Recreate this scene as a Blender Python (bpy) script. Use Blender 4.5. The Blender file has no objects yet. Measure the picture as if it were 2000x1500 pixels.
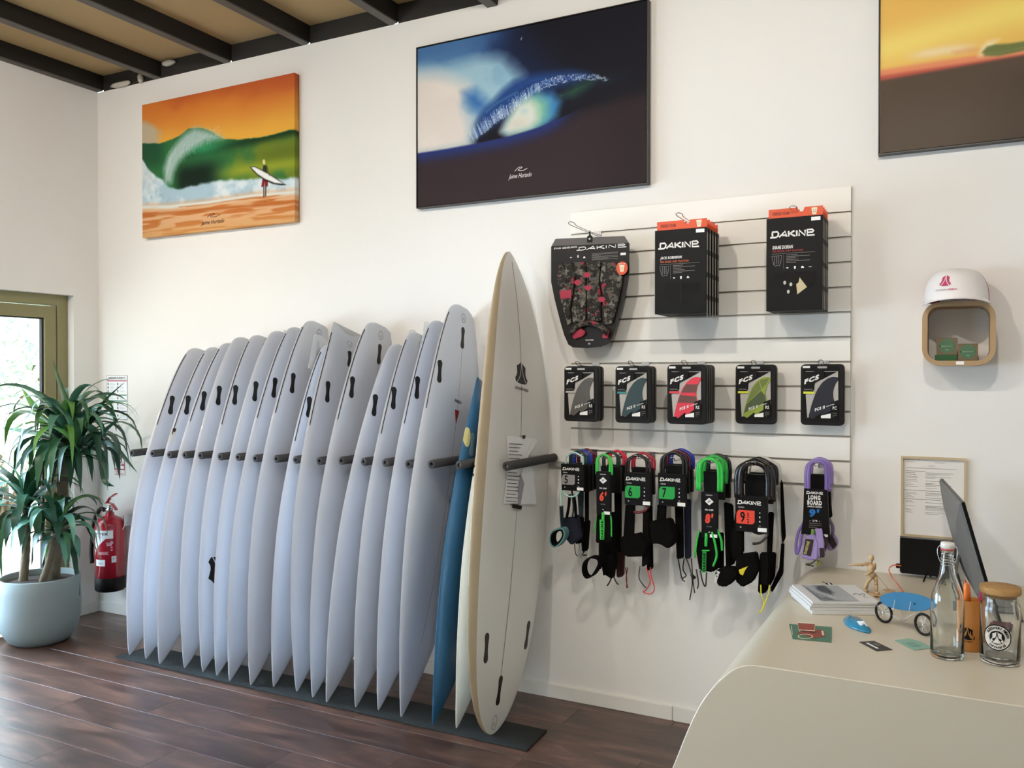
import bpy, bmesh, math, random
import numpy as np
from mathutils import Vector, Matrix
from math import sin, cos, pi, radians, atan2, sqrt
rnd = random.Random(7)
SC = bpy.context.scene
COL = SC.collection

# ------------------------------------------------------------------ camera (world: main wall is y=0, x to the right, floor z=0)
F_PX, CX, CY, CZ, YAW, PIT, ROL = 1672.44, 1.6092, -3.6839, 1.5246, -0.4816, -0.0094, 0.0004
fw = Vector((sin(YAW)*cos(PIT), cos(YAW)*cos(PIT), sin(PIT)))
rt = fw.cross(Vector((0, 0, 1))).normalized(); up = rt.cross(fw)
rt2 = rt*cos(ROL)+up*sin(ROL); up2 = -rt*sin(ROL)+up*cos(ROL)
CAM = Vector((CX, CY, CZ))
cd = bpy.data.cameras.new('camera'); co = bpy.data.objects.new('camera', cd); COL.objects.link(co)
cd.sensor_width = 36; cd.lens = 36*F_PX/2000; cd.clip_start = .02
co.matrix_world = Matrix(((rt2.x, up2.x, -fw.x, CX), (rt2.y, up2.y, -fw.y, CY), (rt2.z, up2.z, -fw.z, CZ), (0, 0, 0, 1)))
SC.camera = co
def at(px, py, x=None, y=None, z=None):
    """point seen at a measured position of the photograph, on a real plane x=, y= or z="""
    d = fw*F_PX + rt2*(px-1000) - up2*(py-750)
    if x is not None: t = (x-CX)/d.x
    elif y is not None: t = (y-CY)/d.y
    else: t = (z-CZ)/d.z
    return CAM + d*t

# ------------------------------------------------------------------ world, lights, exposure
SC.view_settings.view_transform = 'Standard'; SC.view_settings.look = 'None'
SC.view_settings.gamma = 1; SC.view_settings.use_curve_mapping = False
SC.view_settings.exposure = 0.0
wd = bpy.data.worlds.new('world'); SC.world = wd; wd.use_nodes = True
bg = wd.node_tree.nodes['Background']; bg.inputs[0].default_value = (.74, .88, 1, 1); bg.inputs[1].default_value = 4.6
def lamp(name, kind, loc, target, energy, color, **k):
    l = bpy.data.lights.new(name, kind); l.energy = energy; l.color = color
    for a, b in k.items(): setattr(l, a, b)
    o = bpy.data.objects.new(name, l); COL.objects.link(o); o.location = loc
    o.rotation_euler = (Vector(target)-Vector(loc)).to_track_quat('-Z', 'Y').to_euler()
    return o
WARM = (1.0, .925, .83)
for lx, le in ((-2.7, 34), (-1.25, 55), (.15, 84), (1.5, 90)):
    lamp('ceiling_spot_or_fill', 'SPOT', (lx, -2.75, 3.22), (lx+.15, 0, 2.0), le, WARM, spot_size=radians(112), spot_blend=.9, shadow_soft_size=.035)
lamp('ceiling_spot_or_fill', 'SPOT', (-1.3, -2.9, 3.22), (-3.34, -1.3, 2.3), 120, WARM, spot_size=radians(105), spot_blend=.9, shadow_soft_size=.035)  # extra unseen spot, added only to brighten the left wall
lamp('ambient_fill', 'AREA', (-.4, -4.0, 3.25), (-.4, -4.0, 0), 72, (1, .96, .90), shape='RECTANGLE', size=4.5, size_y=1.6)  # unseen area light added to lift the ambient level of the room
lamp('door_daylight', 'AREA', (-3.58, -1.7, .85), (-1.6, -1.85, 0), 150, (.50, .73, 1), shape='RECTANGLE', size=1.8, size_y=1.5, spread=radians(125))
lamp('window_daylight', 'AREA', (-3.60, -4.45, 1.45), (0, -2.2, .8), 62, (.55, .76, 1), shape='RECTANGLE', size=2.1, size_y=1.1)
lamp('sun', 'SUN', (-3, -2, 9), (-8, 2.5, 0), 17.0, (1, .97, .9), angle=radians(2))

# ------------------------------------------------------------------ helpers
def lin(c): return c/12.92 if c <= .04045 else ((c+.055)/1.055)**2.4
def hexc(h): return tuple(lin(int(h[i:i+2], 16)/255) for i in (0, 2, 4))
MATS = {}
def mat(name, col, rough=.5, metal=0, spec=.5, noise=0, nscale=20, bump=0, bscale=60, trans=0, ior=1.45, coat=0, alpha=1, emit=0, sheen=0):
    if name in MATS: return MATS[name]
    m = bpy.data.materials.new(name); m.use_nodes = True; nt = m.node_tree; b = nt.nodes['Principled BSDF']
    if isinstance(col, str): col = hexc(col)
    b.inputs['Base Color'].default_value = (*col, 1); b.inputs['Roughness'].default_value = rough
    b.inputs['Metallic'].default_value = metal; b.inputs['Specular IOR Level'].default_value = spec
    b.inputs['Transmission Weight'].default_value = trans; b.inputs['IOR'].default_value = ior
    b.inputs['Coat Weight'].default_value = coat; b.inputs['Alpha'].default_value = alpha
    b.inputs['Sheen Weight'].default_value = sheen
    tc = nt.nodes.new('ShaderNodeTexCoord')
    if noise:
        n = nt.nodes.new('ShaderNodeTexNoise'); n.inputs['Scale'].default_value = nscale; n.inputs['Detail'].default_value = 5
        r = nt.nodes.new('ShaderNodeMapRange'); r.inputs[3].default_value = 1-noise; r.inputs[4].default_value = 1+noise
        mx = nt.nodes.new('ShaderNodeMixRGB'); mx.blend_type = 'MULTIPLY'; mx.inputs[0].default_value = 1; mx.inputs[1].default_value = (*col, 1)
        nt.links.new(tc.outputs['Object'], n.inputs['Vector']); nt.links.new(n.outputs[0], r.inputs[0]); nt.links.new(r.outputs[0], mx.inputs[2]); nt.links.new(mx.outputs[0], b.inputs['Base Color'])
    if bump:
        n2 = nt.nodes.new('ShaderNodeTexNoise'); n2.inputs['Scale'].default_value = bscale; n2.inputs['Detail'].default_value = 4
        bp = nt.nodes.new('ShaderNodeBump'); bp.inputs['Strength'].default_value = bump; bp.inputs['Distance'].default_value = .01
        nt.links.new(tc.outputs['Object'], n2.inputs['Vector']); nt.links.new(n2.outputs[0], bp.inputs['Height']); nt.links.new(bp.outputs[0], b.inputs['Normal'])
    MATS[name] = m; return m
def vcol_mat(name, rough=.6, spec=.12):
    m = bpy.data.materials.new(name); m.use_nodes = True; nt = m.node_tree; b = nt.nodes['Principled BSDF']
    a = nt.nodes.new('ShaderNodeVertexColor'); a.layer_name = 'Col'; nt.links.new(a.outputs[0], b.inputs['Base Color'])
    b.inputs['Roughness'].default_value = rough; b.inputs['Specular IOR Level'].default_value = spec; return m

def link(name, me, m=None, parent=None, smooth=False, label=None):
    o = bpy.data.objects.new(name, me); COL.objects.link(o)
    if name in ('small_print', 'document_print', 'keypad', 'pad_drawing', 'side_print', 'handwriting', 'sign_border', 'spokes'): o['kind'] = 'stuff'
    if m is not None and not me.materials: me.materials.append(m)
    if parent is not None: o.parent = parent
    if smooth: me.polygons.foreach_set('use_smooth', [True]*len(me.polygons))
    if label: o['label'] = label
    return o
def thing(name, label, cat, loc=(0, 0, 0), group=None, rot=(0, 0, 0)):
    o = bpy.data.objects.new(name, None); COL.objects.link(o); o.location = loc; o.rotation_euler = rot; o.empty_display_size = .05
    return tag(o, label, cat, group)
def tag(o, label, cat, group=None):
    o['label'] = label; o['category'] = cat
    if group: o['group'] = group
    return o
def struct(o): o['kind'] = 'structure'; return o
def me_from(verts, faces):
    me = bpy.data.meshes.new('m'); me.from_pydata([tuple(v) for v in verts], [], [tuple(f) for f in faces]); me.update(); return me
class MB:
    def __init__(s, off=(0, 0, 0)): s.v = []; s.f = []; s.off = Vector(off)
    def add(s, vs, fs):
        b = len(s.v); s.v += [Vector(v)-s.off for v in vs]; s.f += [tuple(b+i for i in f) for f in fs]; return s
    def box(s, a, b, bev=0):
        x0, y0, z0 = a; x1, y1, z1 = b
        return s.add([(x0,y0,z0),(x1,y0,z0),(x1,y1,z0),(x0,y1,z0),(x0,y0,z1),(x1,y0,z1),(x1,y1,z1),(x0,y1,z1)],
              [(0,3,2,1),(4,5,6,7),(0,1,5,4),(1,2,6,5),(2,3,7,6),(3,0,4,7)])
    def tube(s, pts, r, n=8, closed=False, cap=True):
        pts = [Vector(p) for p in pts]; N = len(pts); rs = r if isinstance(r, (list, tuple)) else [r]*N
        vs = []; fs = []; prev = None
        for i, p in enumerate(pts):
            if closed: t = pts[(i+1) % N]-pts[i-1]
            else: t = pts[min(i+1, N-1)]-pts[max(i-1, 0)]
            t = t.normalized() if t.length > 1e-9 else Vector((0, 0, 1))
            if prev is None:
                a = Vector((0, 0, 1)) if abs(t.z) < .9 else Vector((1, 0, 0)); nrm = (a-t*a.dot(t)).normalized()
            else:
                nrm = prev-t*prev.dot(t); nrm = nrm.normalized() if nrm.length > 1e-6 else t.orthogonal().normalized()
            prev = nrm; bn = t.cross(nrm)
            for k in range(n): vs.append(p+(nrm*cos(2*pi*k/n)+bn*sin(2*pi*k/n))*rs[i])
        for i in range(N if closed else N-1):
            j = (i+1) % N
            for k in range(n): fs.append((i*n+k, i*n+(k+1) % n, j*n+(k+1) % n, j*n+k))
        if cap and not closed: fs += [tuple(range(n))[::-1], tuple((N-1)*n+k for k in range(n))]
        return s.add(vs, fs)
    def band(s, pts, w, t, axis=(0, 1, 0), closed=False):
        """flat strap: width w along axis, thickness t in the plane of the path"""
        pts = [Vector(p) for p in pts]; N = len(pts); ax = Vector(axis); vs = []; fs = []
        for i, p in enumerate(pts):
            tg = (pts[(i+1) % N]-pts[i-1]) if closed else (pts[min(i+1, N-1)]-pts[max(i-1, 0)])
            nn = tg.cross(ax); nn = nn.normalized() if nn.length > 1e-8 else Vector((1, 0, 0))
            vs += [p-ax*w/2-nn*t/2, p+ax*w/2-nn*t/2, p+ax*w/2+nn*t/2, p-ax*w/2+nn*t/2]
        for i in range(N if closed else N-1):
            j = (i+1) % N
            for k in range(4): fs.append((i*4+k, i*4+(k+1) % 4, j*4+(k+1) % 4, j*4+k))
        if not closed: fs += [(3, 2, 1, 0), tuple((N-1)*4+k for k in range(4))]
        return s.add(vs, fs)
    def prism(s, pts, ext):
        """polygon pts (3D, planar) extruded by vector ext"""
        pts = [Vector(p) for p in pts]; n = len(pts); e = Vector(ext)
        return s.add(pts+[p+e for p in pts], [tuple(range(n))[::-1], tuple(range(n, 2*n))]+[(i, (i+1) % n, n+(i+1) % n, n+i) for i in range(n)])
    def lathe(s, prof, c=(0, 0, 0), n=28, a0=0, a1=2*pi):
        c = Vector(c); full = abs(a1-a0-2*pi) < 1e-6; m = n if full else n+1; vs = []; fs = []
        for r, z in prof:
            for k in range(m):
                a = a0+(a1-a0)*k/n; vs.append(c+Vector((r*cos(a), r*sin(a), z)))
        for i in range(len(prof)-1):
            for k in range(n):
                k2 = (k+1) % m; fs.append((i*m+k, i*m+k2, (i+1)*m+k2, (i+1)*m+k))
        return s.add(vs, fs)
    def sphere(s, c, r, n=10, sc=(1, 1, 1)):
        prof = []; c = Vector(c); vs = []; fs = []
        for i in range(n+1):
            ph = pi*i/n
            for k in range(n*2):
                a = pi*k/n; vs.append(c+Vector((r*sc[0]*sin(ph)*cos(a), r*sc[1]*sin(ph)*sin(a), r*sc[2]*cos(ph))))
        m = n*2
        for i in range(n):
            for k in range(m): fs.append((i*m+k, (i+1)*m+k, (i+1)*m+(k+1) % m, i*m+(k+1) % m))
        return s.add(vs, fs)
    def mesh(s): return me_from(s.v, s.f)
    def build(s, name, m, parent=None, smooth=False, label=None, bevel=0, seg=2, doubles=True):
        me = s.mesh(); bm = bmesh.new(); bm.from_mesh(me)
        if doubles: bmesh.ops.remove_doubles(bm, verts=bm.verts, dist=1e-6)
        bmesh.ops.recalc_face_normals(bm, faces=bm.faces)
        if bevel: bmesh.ops.bevel(bm, geom=bm.edges[:]+bm.verts[:], offset=bevel, segments=seg, affect='EDGES', clamp_overlap=True)
        bm.to_mesh(me); bm.free()
        if smooth:
            o = link(name, me, m, parent, True, label)
            return o
        return link(name, me, m, parent, False, label)
def smooth_angle(o, deg=40):
    me = o.data; me.polygons.foreach_set('use_smooth', [True]*len(me.polygons))
    bm = bmesh.new(); bm.from_mesh(me)
    for e in bm.edges:
        if len(e.link_faces) == 2 and e.calc_face_angle(0) > radians(deg): e.smooth = False
    bm.to_mesh(me); bm.free(); return o
def spline(pts, n=6, closed=False):
    P = [Vector(p) for p in pts]; N = len(P); out = []
    for i in range(N if closed else N-1):
        p0 = P[i-1] if (closed or i) else P[0]*2-P[1]; p1 = P[i]; p2 = P[(i+1) % N]
        p3 = P[(i+2) % N] if (closed or i+2 < N) else p2*2-p1
        for k in range(n):
            t = k/n; out.append(.5*((2*p1)+(p2-p0)*t+(2*p0-5*p1+4*p2-p3)*t*t+(3*p1-p0-3*p2+p3)*t**3))
    if not closed: out.append(P[-1])
    return out
def rrect(w, h, r, n=5, cx=0, cz=0):
    o = []
    for (sx, sz, a0) in ((1, 1, 0), (-1, 1, pi/2), (-1, -1, pi), (1, -1, 3*pi/2)):
        for k in range(n+1):
            a = a0+pi/2*k/n; o.append((cx+sx*(w/2-r)+r*cos(a), cz+sz*(h/2-r)+r*sin(a)))
    return o
def plate(name, pts2, y, t, m, parent, label=None, bevel=0, smooth=False):
    """2D outline (x,z) facing -y, front at y, thickness t behind"""
    b = MB(); b.prism([(p[0], y, p[1]) for p in pts2], (0, t, 0)); return b.build(name, m, parent, label=label, bevel=bevel, seg=2)
_tc = {}
def text_mesh(s, bold=0, shear=0):
    k = (s, bold, shear)
    if k not in _tc:
        c = bpy.data.curves.new('t', 'FONT'); c.body = s; c.size = 1; c.offset = bold; c.shear = shear; c.resolution_u = 2; c.space_character = 1.0+bold*4
        o = bpy.data.objects.new('t', c); COL.objects.link(o)
        bpy.context.view_layer.update()
        me = bpy.data.meshes.new_from_object(o.evaluated_get(bpy.context.evaluated_depsgraph_get()))
        v = np.array([tuple(x.co) for x in me.vertices]) if len(me.vertices) else np.zeros((1, 3))
        f = [tuple(p.vertices) for p in me.polygons]
        bpy.data.objects.remove(o); bpy.data.curves.remove(c); bpy.data.meshes.remove(me)
        mn = v.min(0); mx = v.max(0); v = (v-mn)/np.maximum(mx-mn, 1e-6); _tc[k] = (v[:, :2], f)
    return _tc[k]
def text(s, origin, w, h, m, parent, ux=(1, 0, 0), uz=(0, 0, 1), bold=.02, shear=0, name='lettering', fn=None, centre=False):
    """text fitted into w x h, lower left corner (or centre) at origin, in the plane ux,uz; fn maps points further"""
    v, f = text_mesh(s, bold, shear); ux = Vector(ux); uz = Vector(uz); o = Vector(origin)
    if centre: o = o-ux*w/2-uz*h/2
    vs = [o+ux*(p[0]*w)+uz*(p[1]*h) for p in v]
    if fn: vs = [fn(p) for p in vs]
    return link(name, me_from(vs, f), m, parent)
def grid_color_mesh(nx, ny, pos, cols):
    """pos(u,v)->xyz arrays ; cols ny*nx*3 linear"""
    u, v = np.meshgrid(np.linspace(0, 1, nx), np.linspace(0, 1, ny)); P = pos(u, v)
    V = np.stack(P, -1).reshape(-1, 3); i = np.arange((ny-1)*(nx-1)); r = i//(nx-1); c = i % (nx-1); a = r*nx+c
    Fq = np.stack([a, a+1, a+nx+1, a+nx], -1)
    me = bpy.data.meshes.new('m'); me.vertices.add(len(V)); me.vertices.foreach_set('co', V.ravel().astype('f'))
    me.loops.add(Fq.size); me.loops.foreach_set('vertex_index', Fq.ravel().astype('i'))
    me.polygons.add(len(Fq)); me.polygons.foreach_set('loop_start', (np.arange(len(Fq))*4).astype('i'))
    me.update(calc_edges=True); me.validate()
    ca = me.color_attributes.new('Col', 'FLOAT_COLOR', 'POINT'); C = np.ones((len(V), 4), 'f'); C[:, :3] = cols.reshape(-1, 3); ca.data.foreach_set('color', C.ravel())
    return me
def tolin(a): a = np.clip(a, 0, 1); return np.where(a <= .04045, a/12.92, ((a+.055)/1.055)**2.4)
class Paint:
    def __init__(s, nx, ny, seed=1):
        s.nx, s.ny = nx, ny; s.U, s.V = np.meshgrid(np.linspace(0, 1, nx), np.linspace(0, 1, ny)); s.A = np.zeros((ny, nx, 3)); s.r = np.random.RandomState(seed); s.asp = nx/ny
    def noise(s, fx, fy, oct=4, p=.5):
        out = 0; amp = 1; tot = 0
        for o in range(oct):
            gx, gy = int(fx*2**o)+2, int(fy*2**o)+2; g = s.r.rand(gy+1, gx+1)
            x = s.U*(gx-1); y = s.V*(gy-1); xi = x.astype(int); yi = y.astype(int); a = x-xi; b = y-yi; a = a*a*(3-2*a); b = b*b*(3-2*b)
            out = out+amp*((g[yi, xi]*(1-a)+g[yi, xi+1]*a)*(1-b)+(g[yi+1, xi]*(1-a)+g[yi+1, xi+1]*a)*b); tot += amp; amp *= p
        return out/tot
    def c(s, h): return np.array([int(h[i:i+2], 16)/255 for i in (0, 2, 4)])
    def mix(s, m, col):
        col = s.c(col) if isinstance(col, str) else col
        m = np.clip(m, 0, 1)[..., None]; s.A = s.A*(1-m)+col*m
    def curve(s, pts, X=None):
        pts = sorted(pts); return np.interp(s.U if X is None else X, [p[0] for p in pts], [p[1] for p in pts])
    def poly(s, pts, soft=.004, du=0, dv=0):
        U = s.U+du; V = s.V+dv; ins = np.zeros(U.shape, bool); d = np.full(U.shape, 9.); n = len(pts)
        for i in range(n):
            x1, y1 = pts[i]; x2, y2 = pts[(i+1) % n]
            cond = ((y1 > V) != (y2 > V)) & (U < (x2-x1)*(V-y1)/((y2-y1) if abs(y2-y1) > 1e-9 else 1e-9)+x1); ins ^= cond
            d = np.minimum(d, s.segd(U, V, x1, y1, x2, y2))
        return np.clip(np.where(ins, d, -d)/soft*.5+.5, 0, 1)
    def segd(s, U, V, x1, y1, x2, y2):
        A = s.asp; dx = (x2-x1)*A; dy = y2-y1; L = dx*dx+dy*dy+1e-12; t = np.clip((((U-x1)*A)*dx+(V-y1)*dy)/L, 0, 1)
        return np.hypot((U-x1)*A-t*dx, V-y1-t*dy)
    def stroke(s, pts, w, soft=.004, du=0, dv=0):
        d = np.full(s.U.shape, 9.)
        for (a, b), (c2, d2) in zip(pts[:-1], pts[1:]): d = np.minimum(d, s.segd(s.U+du, s.V+dv, a, b, c2, d2))
        return np.clip((w-d)/soft, 0, 1)
def ss(x, a, b): t = np.clip((x-a)/(b-a), 0, 1); return t*t*(3-2*t)

M_black = mat('black_plastic', '0e0d0c', .5, spec=.25); M_matt = mat('matt_black', '121110', .8, spec=.15)
M_chrome = mat('chrome', 'c8c8c8', .18, 1); M_white_print = mat('white_print', 'e8e6e0', .6); M_grey_print = mat('grey_print', '8d8a86', .6)
M_orange = mat('orange_card', 'd9532c', .5); M_label = mat('white_label', 'efeeea', .5)
M_dark_print = mat('dark_print', '2a2624', .6)
# ------------------------------------------------------------------ the room
M_wall = mat('wall_paint', 'e8e5df', .75, spec=.25, noise=.015, nscale=3, bump=.04, bscale=220)
M_trimw = mat('baseboard_paint', 'e4e1d9', .4)
M_floor_base = mat('floor_underlay', '2a201c', .9)
XL, XR, YB, HW = -3.3412, 3.6, -6.2, 3.3554
struct(MB().box((XL-.3, 0, -.05), (XR+.1, .12, HW)).build('wall_back', M_wall))
# left wall with two openings
wl = MB(); WT = .25
DY0, DY1, DZ = -.177, -2.75, 2.03
wl.box((XL-WT, DY0, 0), (XL, 0, HW+.01)); wl.box((XL-WT, DY1, DZ), (XL, DY0, HW+.01)); wl.box((XL-WT, -3.3, 0), (XL, DY1, HW+.01))
wl.box((XL-WT, -5.6, DZ), (XL, -3.3, HW+.01)); wl.box((XL-WT, -5.6, 0), (XL, -3.3, .8)); wl.box((XL-WT, YB, 0), (XL, -5.6, HW+.01))
struct(wl.build('wall_left', M_wall, doubles=False))
struct(MB().box((XR, YB, 0), (XR+.1, 0, 3.46)).build('wall_right', M_wall))
struct(MB().box((XL-.3, YB-.1, 0), (XR+.1, YB, 3.46)).build('wall_front', M_wall))
# floor: underlay + planks
fl = struct(MB().box((XL-.02, YB, -.05), (XR, 0, -.012)).build('floor', M_floor_base))
def plank_mat():
    m = bpy.data.materials.new('laminate'); m.use_nodes = True; nt = m.node_tree; b = nt.nodes['Principled BSDF']; N = nt.nodes.new; L = nt.links.new
    tc = N('ShaderNodeTexCoord'); oi = N('ShaderNodeObjectInfo'); mp = N('ShaderNodeMapping'); mp.inputs['Scale'].default_value = (1.3, 5.5, 1)
    add = N('ShaderNodeVectorMath'); add.operation = 'ADD'; cmb = N('ShaderNodeCombineXYZ'); mul = N('ShaderNodeMath'); mul.operation = 'MULTIPLY'; mul.inputs[1].default_value = 37
    L(oi.outputs['Random'], mul.inputs[0]); L(mul.outputs[0], cmb.inputs[0]); L(mul.outputs[0], cmb.inputs[1]); L(tc.outputs['Object'], mp.inputs[0]); L(mp.outputs[0], add.inputs[0]); L(cmb.outputs[0], add.inputs[1])
    n = N('ShaderNodeTexNoise'); n.inputs['Scale'].default_value = 2.2; n.inputs['Detail'].default_value = 8; n.inputs['Roughness'].default_value = .62; n.inputs['Distortion'].default_value = .6; L(add.outputs[0], n.inputs[0])
    cr = N('ShaderNodeValToRGB'); e = cr.color_ramp.elements; e[0].position = .30; e[0].color = (*hexc('33221b'), 1); e[1].position = .72; e[1].color = (*hexc('775647'), 1)
    k = cr.color_ramp.elements.new(.5); k.color = (*hexc('523a2f'), 1); L(n.outputs[0], cr.inputs[0])
    n2 = N('ShaderNodeTexNoise'); n2.inputs['Scale'].default_value = 1.3; n2.inputs['Detail'].default_value = 3; m2 = N('ShaderNodeMapping'); m2.inputs['Scale'].default_value = (1.6, 3.5, 1); L(add.outputs[0], m2.inputs[0]); L(m2.outputs[0], n2.inputs[0])
    mr = N('ShaderNodeMapRange'); mr.inputs[1].default_value = .3; mr.inputs[2].default_value = .7; mr.inputs[3].default_value = .72; mr.inputs[4].default_value = 1.18; L(n2.outputs[0], mr.inputs[0])
    mr2 = N('ShaderNodeMapRange'); mr2.inputs[3].default_value = .82; mr2.inputs[4].default_value = 1.12; L(oi.outputs['Random'], mr2.inputs[0])
    mm = N('ShaderNodeMath'); mm.operation = 'MULTIPLY'; L(mr.outputs[0], mm.inputs[0]); L(mr2.outputs[0], mm.inputs[1])
    mx = N('ShaderNodeMixRGB'); mx.blend_type = 'MULTIPLY'; mx.inputs[0].default_value = 1; L(cr.outputs[0], mx.inputs[1]); L(mm.outputs[0], mx.inputs[2]); L(mx.outputs[0], b.inputs['Base Color'])
    b.inputs['Roughness'].default_value = .30; b.inputs['Specular IOR Level'].default_value = .6; 
    bp = N('ShaderNodeBump'); bp.inputs['Strength'].default_value = .08; bp.inputs['Distance'].default_value = .004; L(n.outputs[0], bp.inputs['Height']); L(bp.outputs[0], b.inputs['Normal'])
    return m
M_plank = plank_mat()
PW, PL = .19, 1.285
j = 0; y1 = -.004
while y1 > YB:
    y0 = max(y1-PW+.0012, YB) if j else -.078
    x0 = XL-(0 if j % 3 == 0 else (.43 if j % 3 == 1 else .86))-.01
    while x0 < XR:
        a, b_ = max(x0, XL+.002), min(x0+PL-.0012, XR-.002)
        if b_-a > .02:
            w, d = (b_-a)/2, (y1-y0)/2
            o = MB().add([(-w, -d, -.012), (w, -d, -.012), (w, d, -.012), (-w, d, -.012), (-w, -d, -.001), (w, -d, -.001), (w, d, -.001), (-w, d, -.001), (-w+.0005, -d+.0005, 0), (w-.0005, -d+.0005, 0), (w-.0005, d-.0005, 0), (-w+.0005, d-.0005, 0)],
                [(0, 1, 5, 4), (1, 2, 6, 5), (2, 3, 7, 6), (3, 0, 4, 7), (4, 5, 9, 8), (5, 6, 10, 9), (6, 7, 11, 10), (7, 4, 8, 11), (8, 9, 10, 11)]).build('plank', M_plank, fl)
            o.location = ((a+b_)/2, (y0+y1)/2, 0)
        x0 += PL
    y1 = y0-.0012; j += 1
# baseboards
bb = MB()
for a, b_ in ((XL, -1.2), (-1.198, .49), (.4925, XR)): bb.box((a, -.013, 0), (b_, 0, .064))
struct(bb.build('baseboard_back', M_trimw, bevel=.002))
struct(MB().box((XL, DY0, 0), (XL+.012, -.013, .064)).build('baseboard_left', M_trimw, bevel=.002))
# ceiling: plywood panels between black joists
M_joist = mat('joist_paint', '1b1814', .6, noise=.25, nscale=8); M_ply = mat('ceiling_board', 'b09468', .7, noise=.13, nscale=2.2)
M_joist_edge = mat('joist_underside', '56504a', .55, noise=.2, nscale=14); M_filler = mat('expanding_foam', 'bdb7aa', .9, bump=.5, bscale=40)
ce = struct(MB().box((XL-.3, YB-.1, 3.478), (XR+.1, .15, 3.52)).build('ceiling', M_joist))
rights = [-3.285]+[-2.752+.5895*i for i in range(11)]
for i, xr in enumerate(rights):
    if xr > XR: break
    zb = 3.357 if i != 5 else 3.33; xl = xr-.058 if i else XL
    MB().box((xl, YB, zb+.006), (xr, .0, 3.478)).build('joist', M_joist, ce)
    MB().box((xl, YB, zb), (xr-.004, -.002, zb+.006)).build('joist_underside', M_joist_edge, ce)
    nx = min(rights[i+1] if i+1 < len(rights) else XR, XR)
    for k in range(3): MB().box((xr, -.0-2.08*(k+1)+.004, 3.455), (nx-.058, -.0-2.08*k, 3.478)).build('ceiling_board', M_ply, ce)
    MB().box((xr, 0, HW), (nx-.058, .05, 3.478)).build('blocking', mat('blocking_paint', '26231f', .7, noise=.3, nscale=6), ce)
# filler blobs at the wall head
def blob(name, c, sc, m, parent, seed=0):
    r = random.Random(seed); b = MB().sphere((0, 0, 0), 1, 7); b.v = [Vector((v.x*sc[0], v.y*sc[1], v.z*sc[2]))*(1+r.uniform(-.12, .12)) + Vector(c) for v in b.v]
    return b.build(name, m, parent, True, doubles=True)
p = at(238, 168, y=-.005); blob('foam_filler', (p.x, -.012, p.z+.008), (.10, .014, .018), M_filler, ce, 1)
p = at(275, 156, y=-.01); blob('foam_filler', (p.x, -.012, p.z+.01), (.02, .016, .03), M_filler, ce, 2)
p = at(328, 121, y=-.02); blob('foam_filler', (p.x, -.015, p.z-.005), (.055, .02, .018), M_filler, ce, 3)
# rear side ceiling extras are out of view
# ------------------------------------------------------------------ glazed door in the left wall
M_frame = mat('olive_aluminium', '8c855f', .42, metal=.15); M_gasket = mat('rubber_gasket', '23252a', .6); M_glass = mat('pane_glass', 'ffffff', .02, trans=1, ior=1.0, spec=.3)
XF = XL-.055
dr = struct(bpy.data.objects.new('door_1', None)); COL.objects.link(dr)
def yz_frame(name, y0, y1, z0, z1, wy, wzb, wzt, x0, x1, m, par):
    b = MB(); b.box((x0, y0, z0), (x1, y0-wy, z1)); b.box((x0, y1+wy, z0), (x1, y1, z1)); b.box((x0, y0-wy, z1-wzt), (x1, y1+wy, z1)); b.box((x0, y0-wy, z0), (x1, y1+wy, z0+wzb))
    return b.build(name, m, par, bevel=.0015, seg=1, doubles=False)
yz_frame('door_frame', DY0-.004, DY1+.004, 0, DZ, .066, .022, .066, XF-.07, XF, M_frame, dr)
ys = DY0-.004-.066-.006
leafw = (abs(DY1-DY0)-.15)/2
for k in range(2):
    y0 = ys-k*leafw; y1 = y0-leafw+.008
    lf = yz_frame('door_leaf', y0, y1, .026, DZ-.072, .075, .095, .075, XF-.065, XF-.006, M_frame, dr)
    yz_frame('gasket', y0-.075, y1+.075, .121, DZ-.147, .012, .012, .008, XF-.045, XF-.02, M_gasket, lf)
    MB().box((XF-.040, y0-.085, .13), (XF-.034, y1+.085, DZ-.153)).build('pane', M_glass, lf)
hb = MB().tube(spline([(XF, ys-leafw+.06, 1.05), (XF+.05, ys-leafw+.06, 1.05), (XF+.05, ys-leafw+.15, 1.05)], 4), .009)
hb.build('door_handle', M_chrome, dr, True)
w2 = struct(bpy.data.objects.new('window_1', None)); COL.objects.link(w2)
yz_frame('window_frame', -3.3, -5.6, .8, DZ, .06, .06, .06, XF-.07, XF, M_frame, w2)
MB().box((XF-.04, -3.36, .86), (XF-.034, -5.54, DZ-.06)).build('pane', M_glass, w2)
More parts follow.
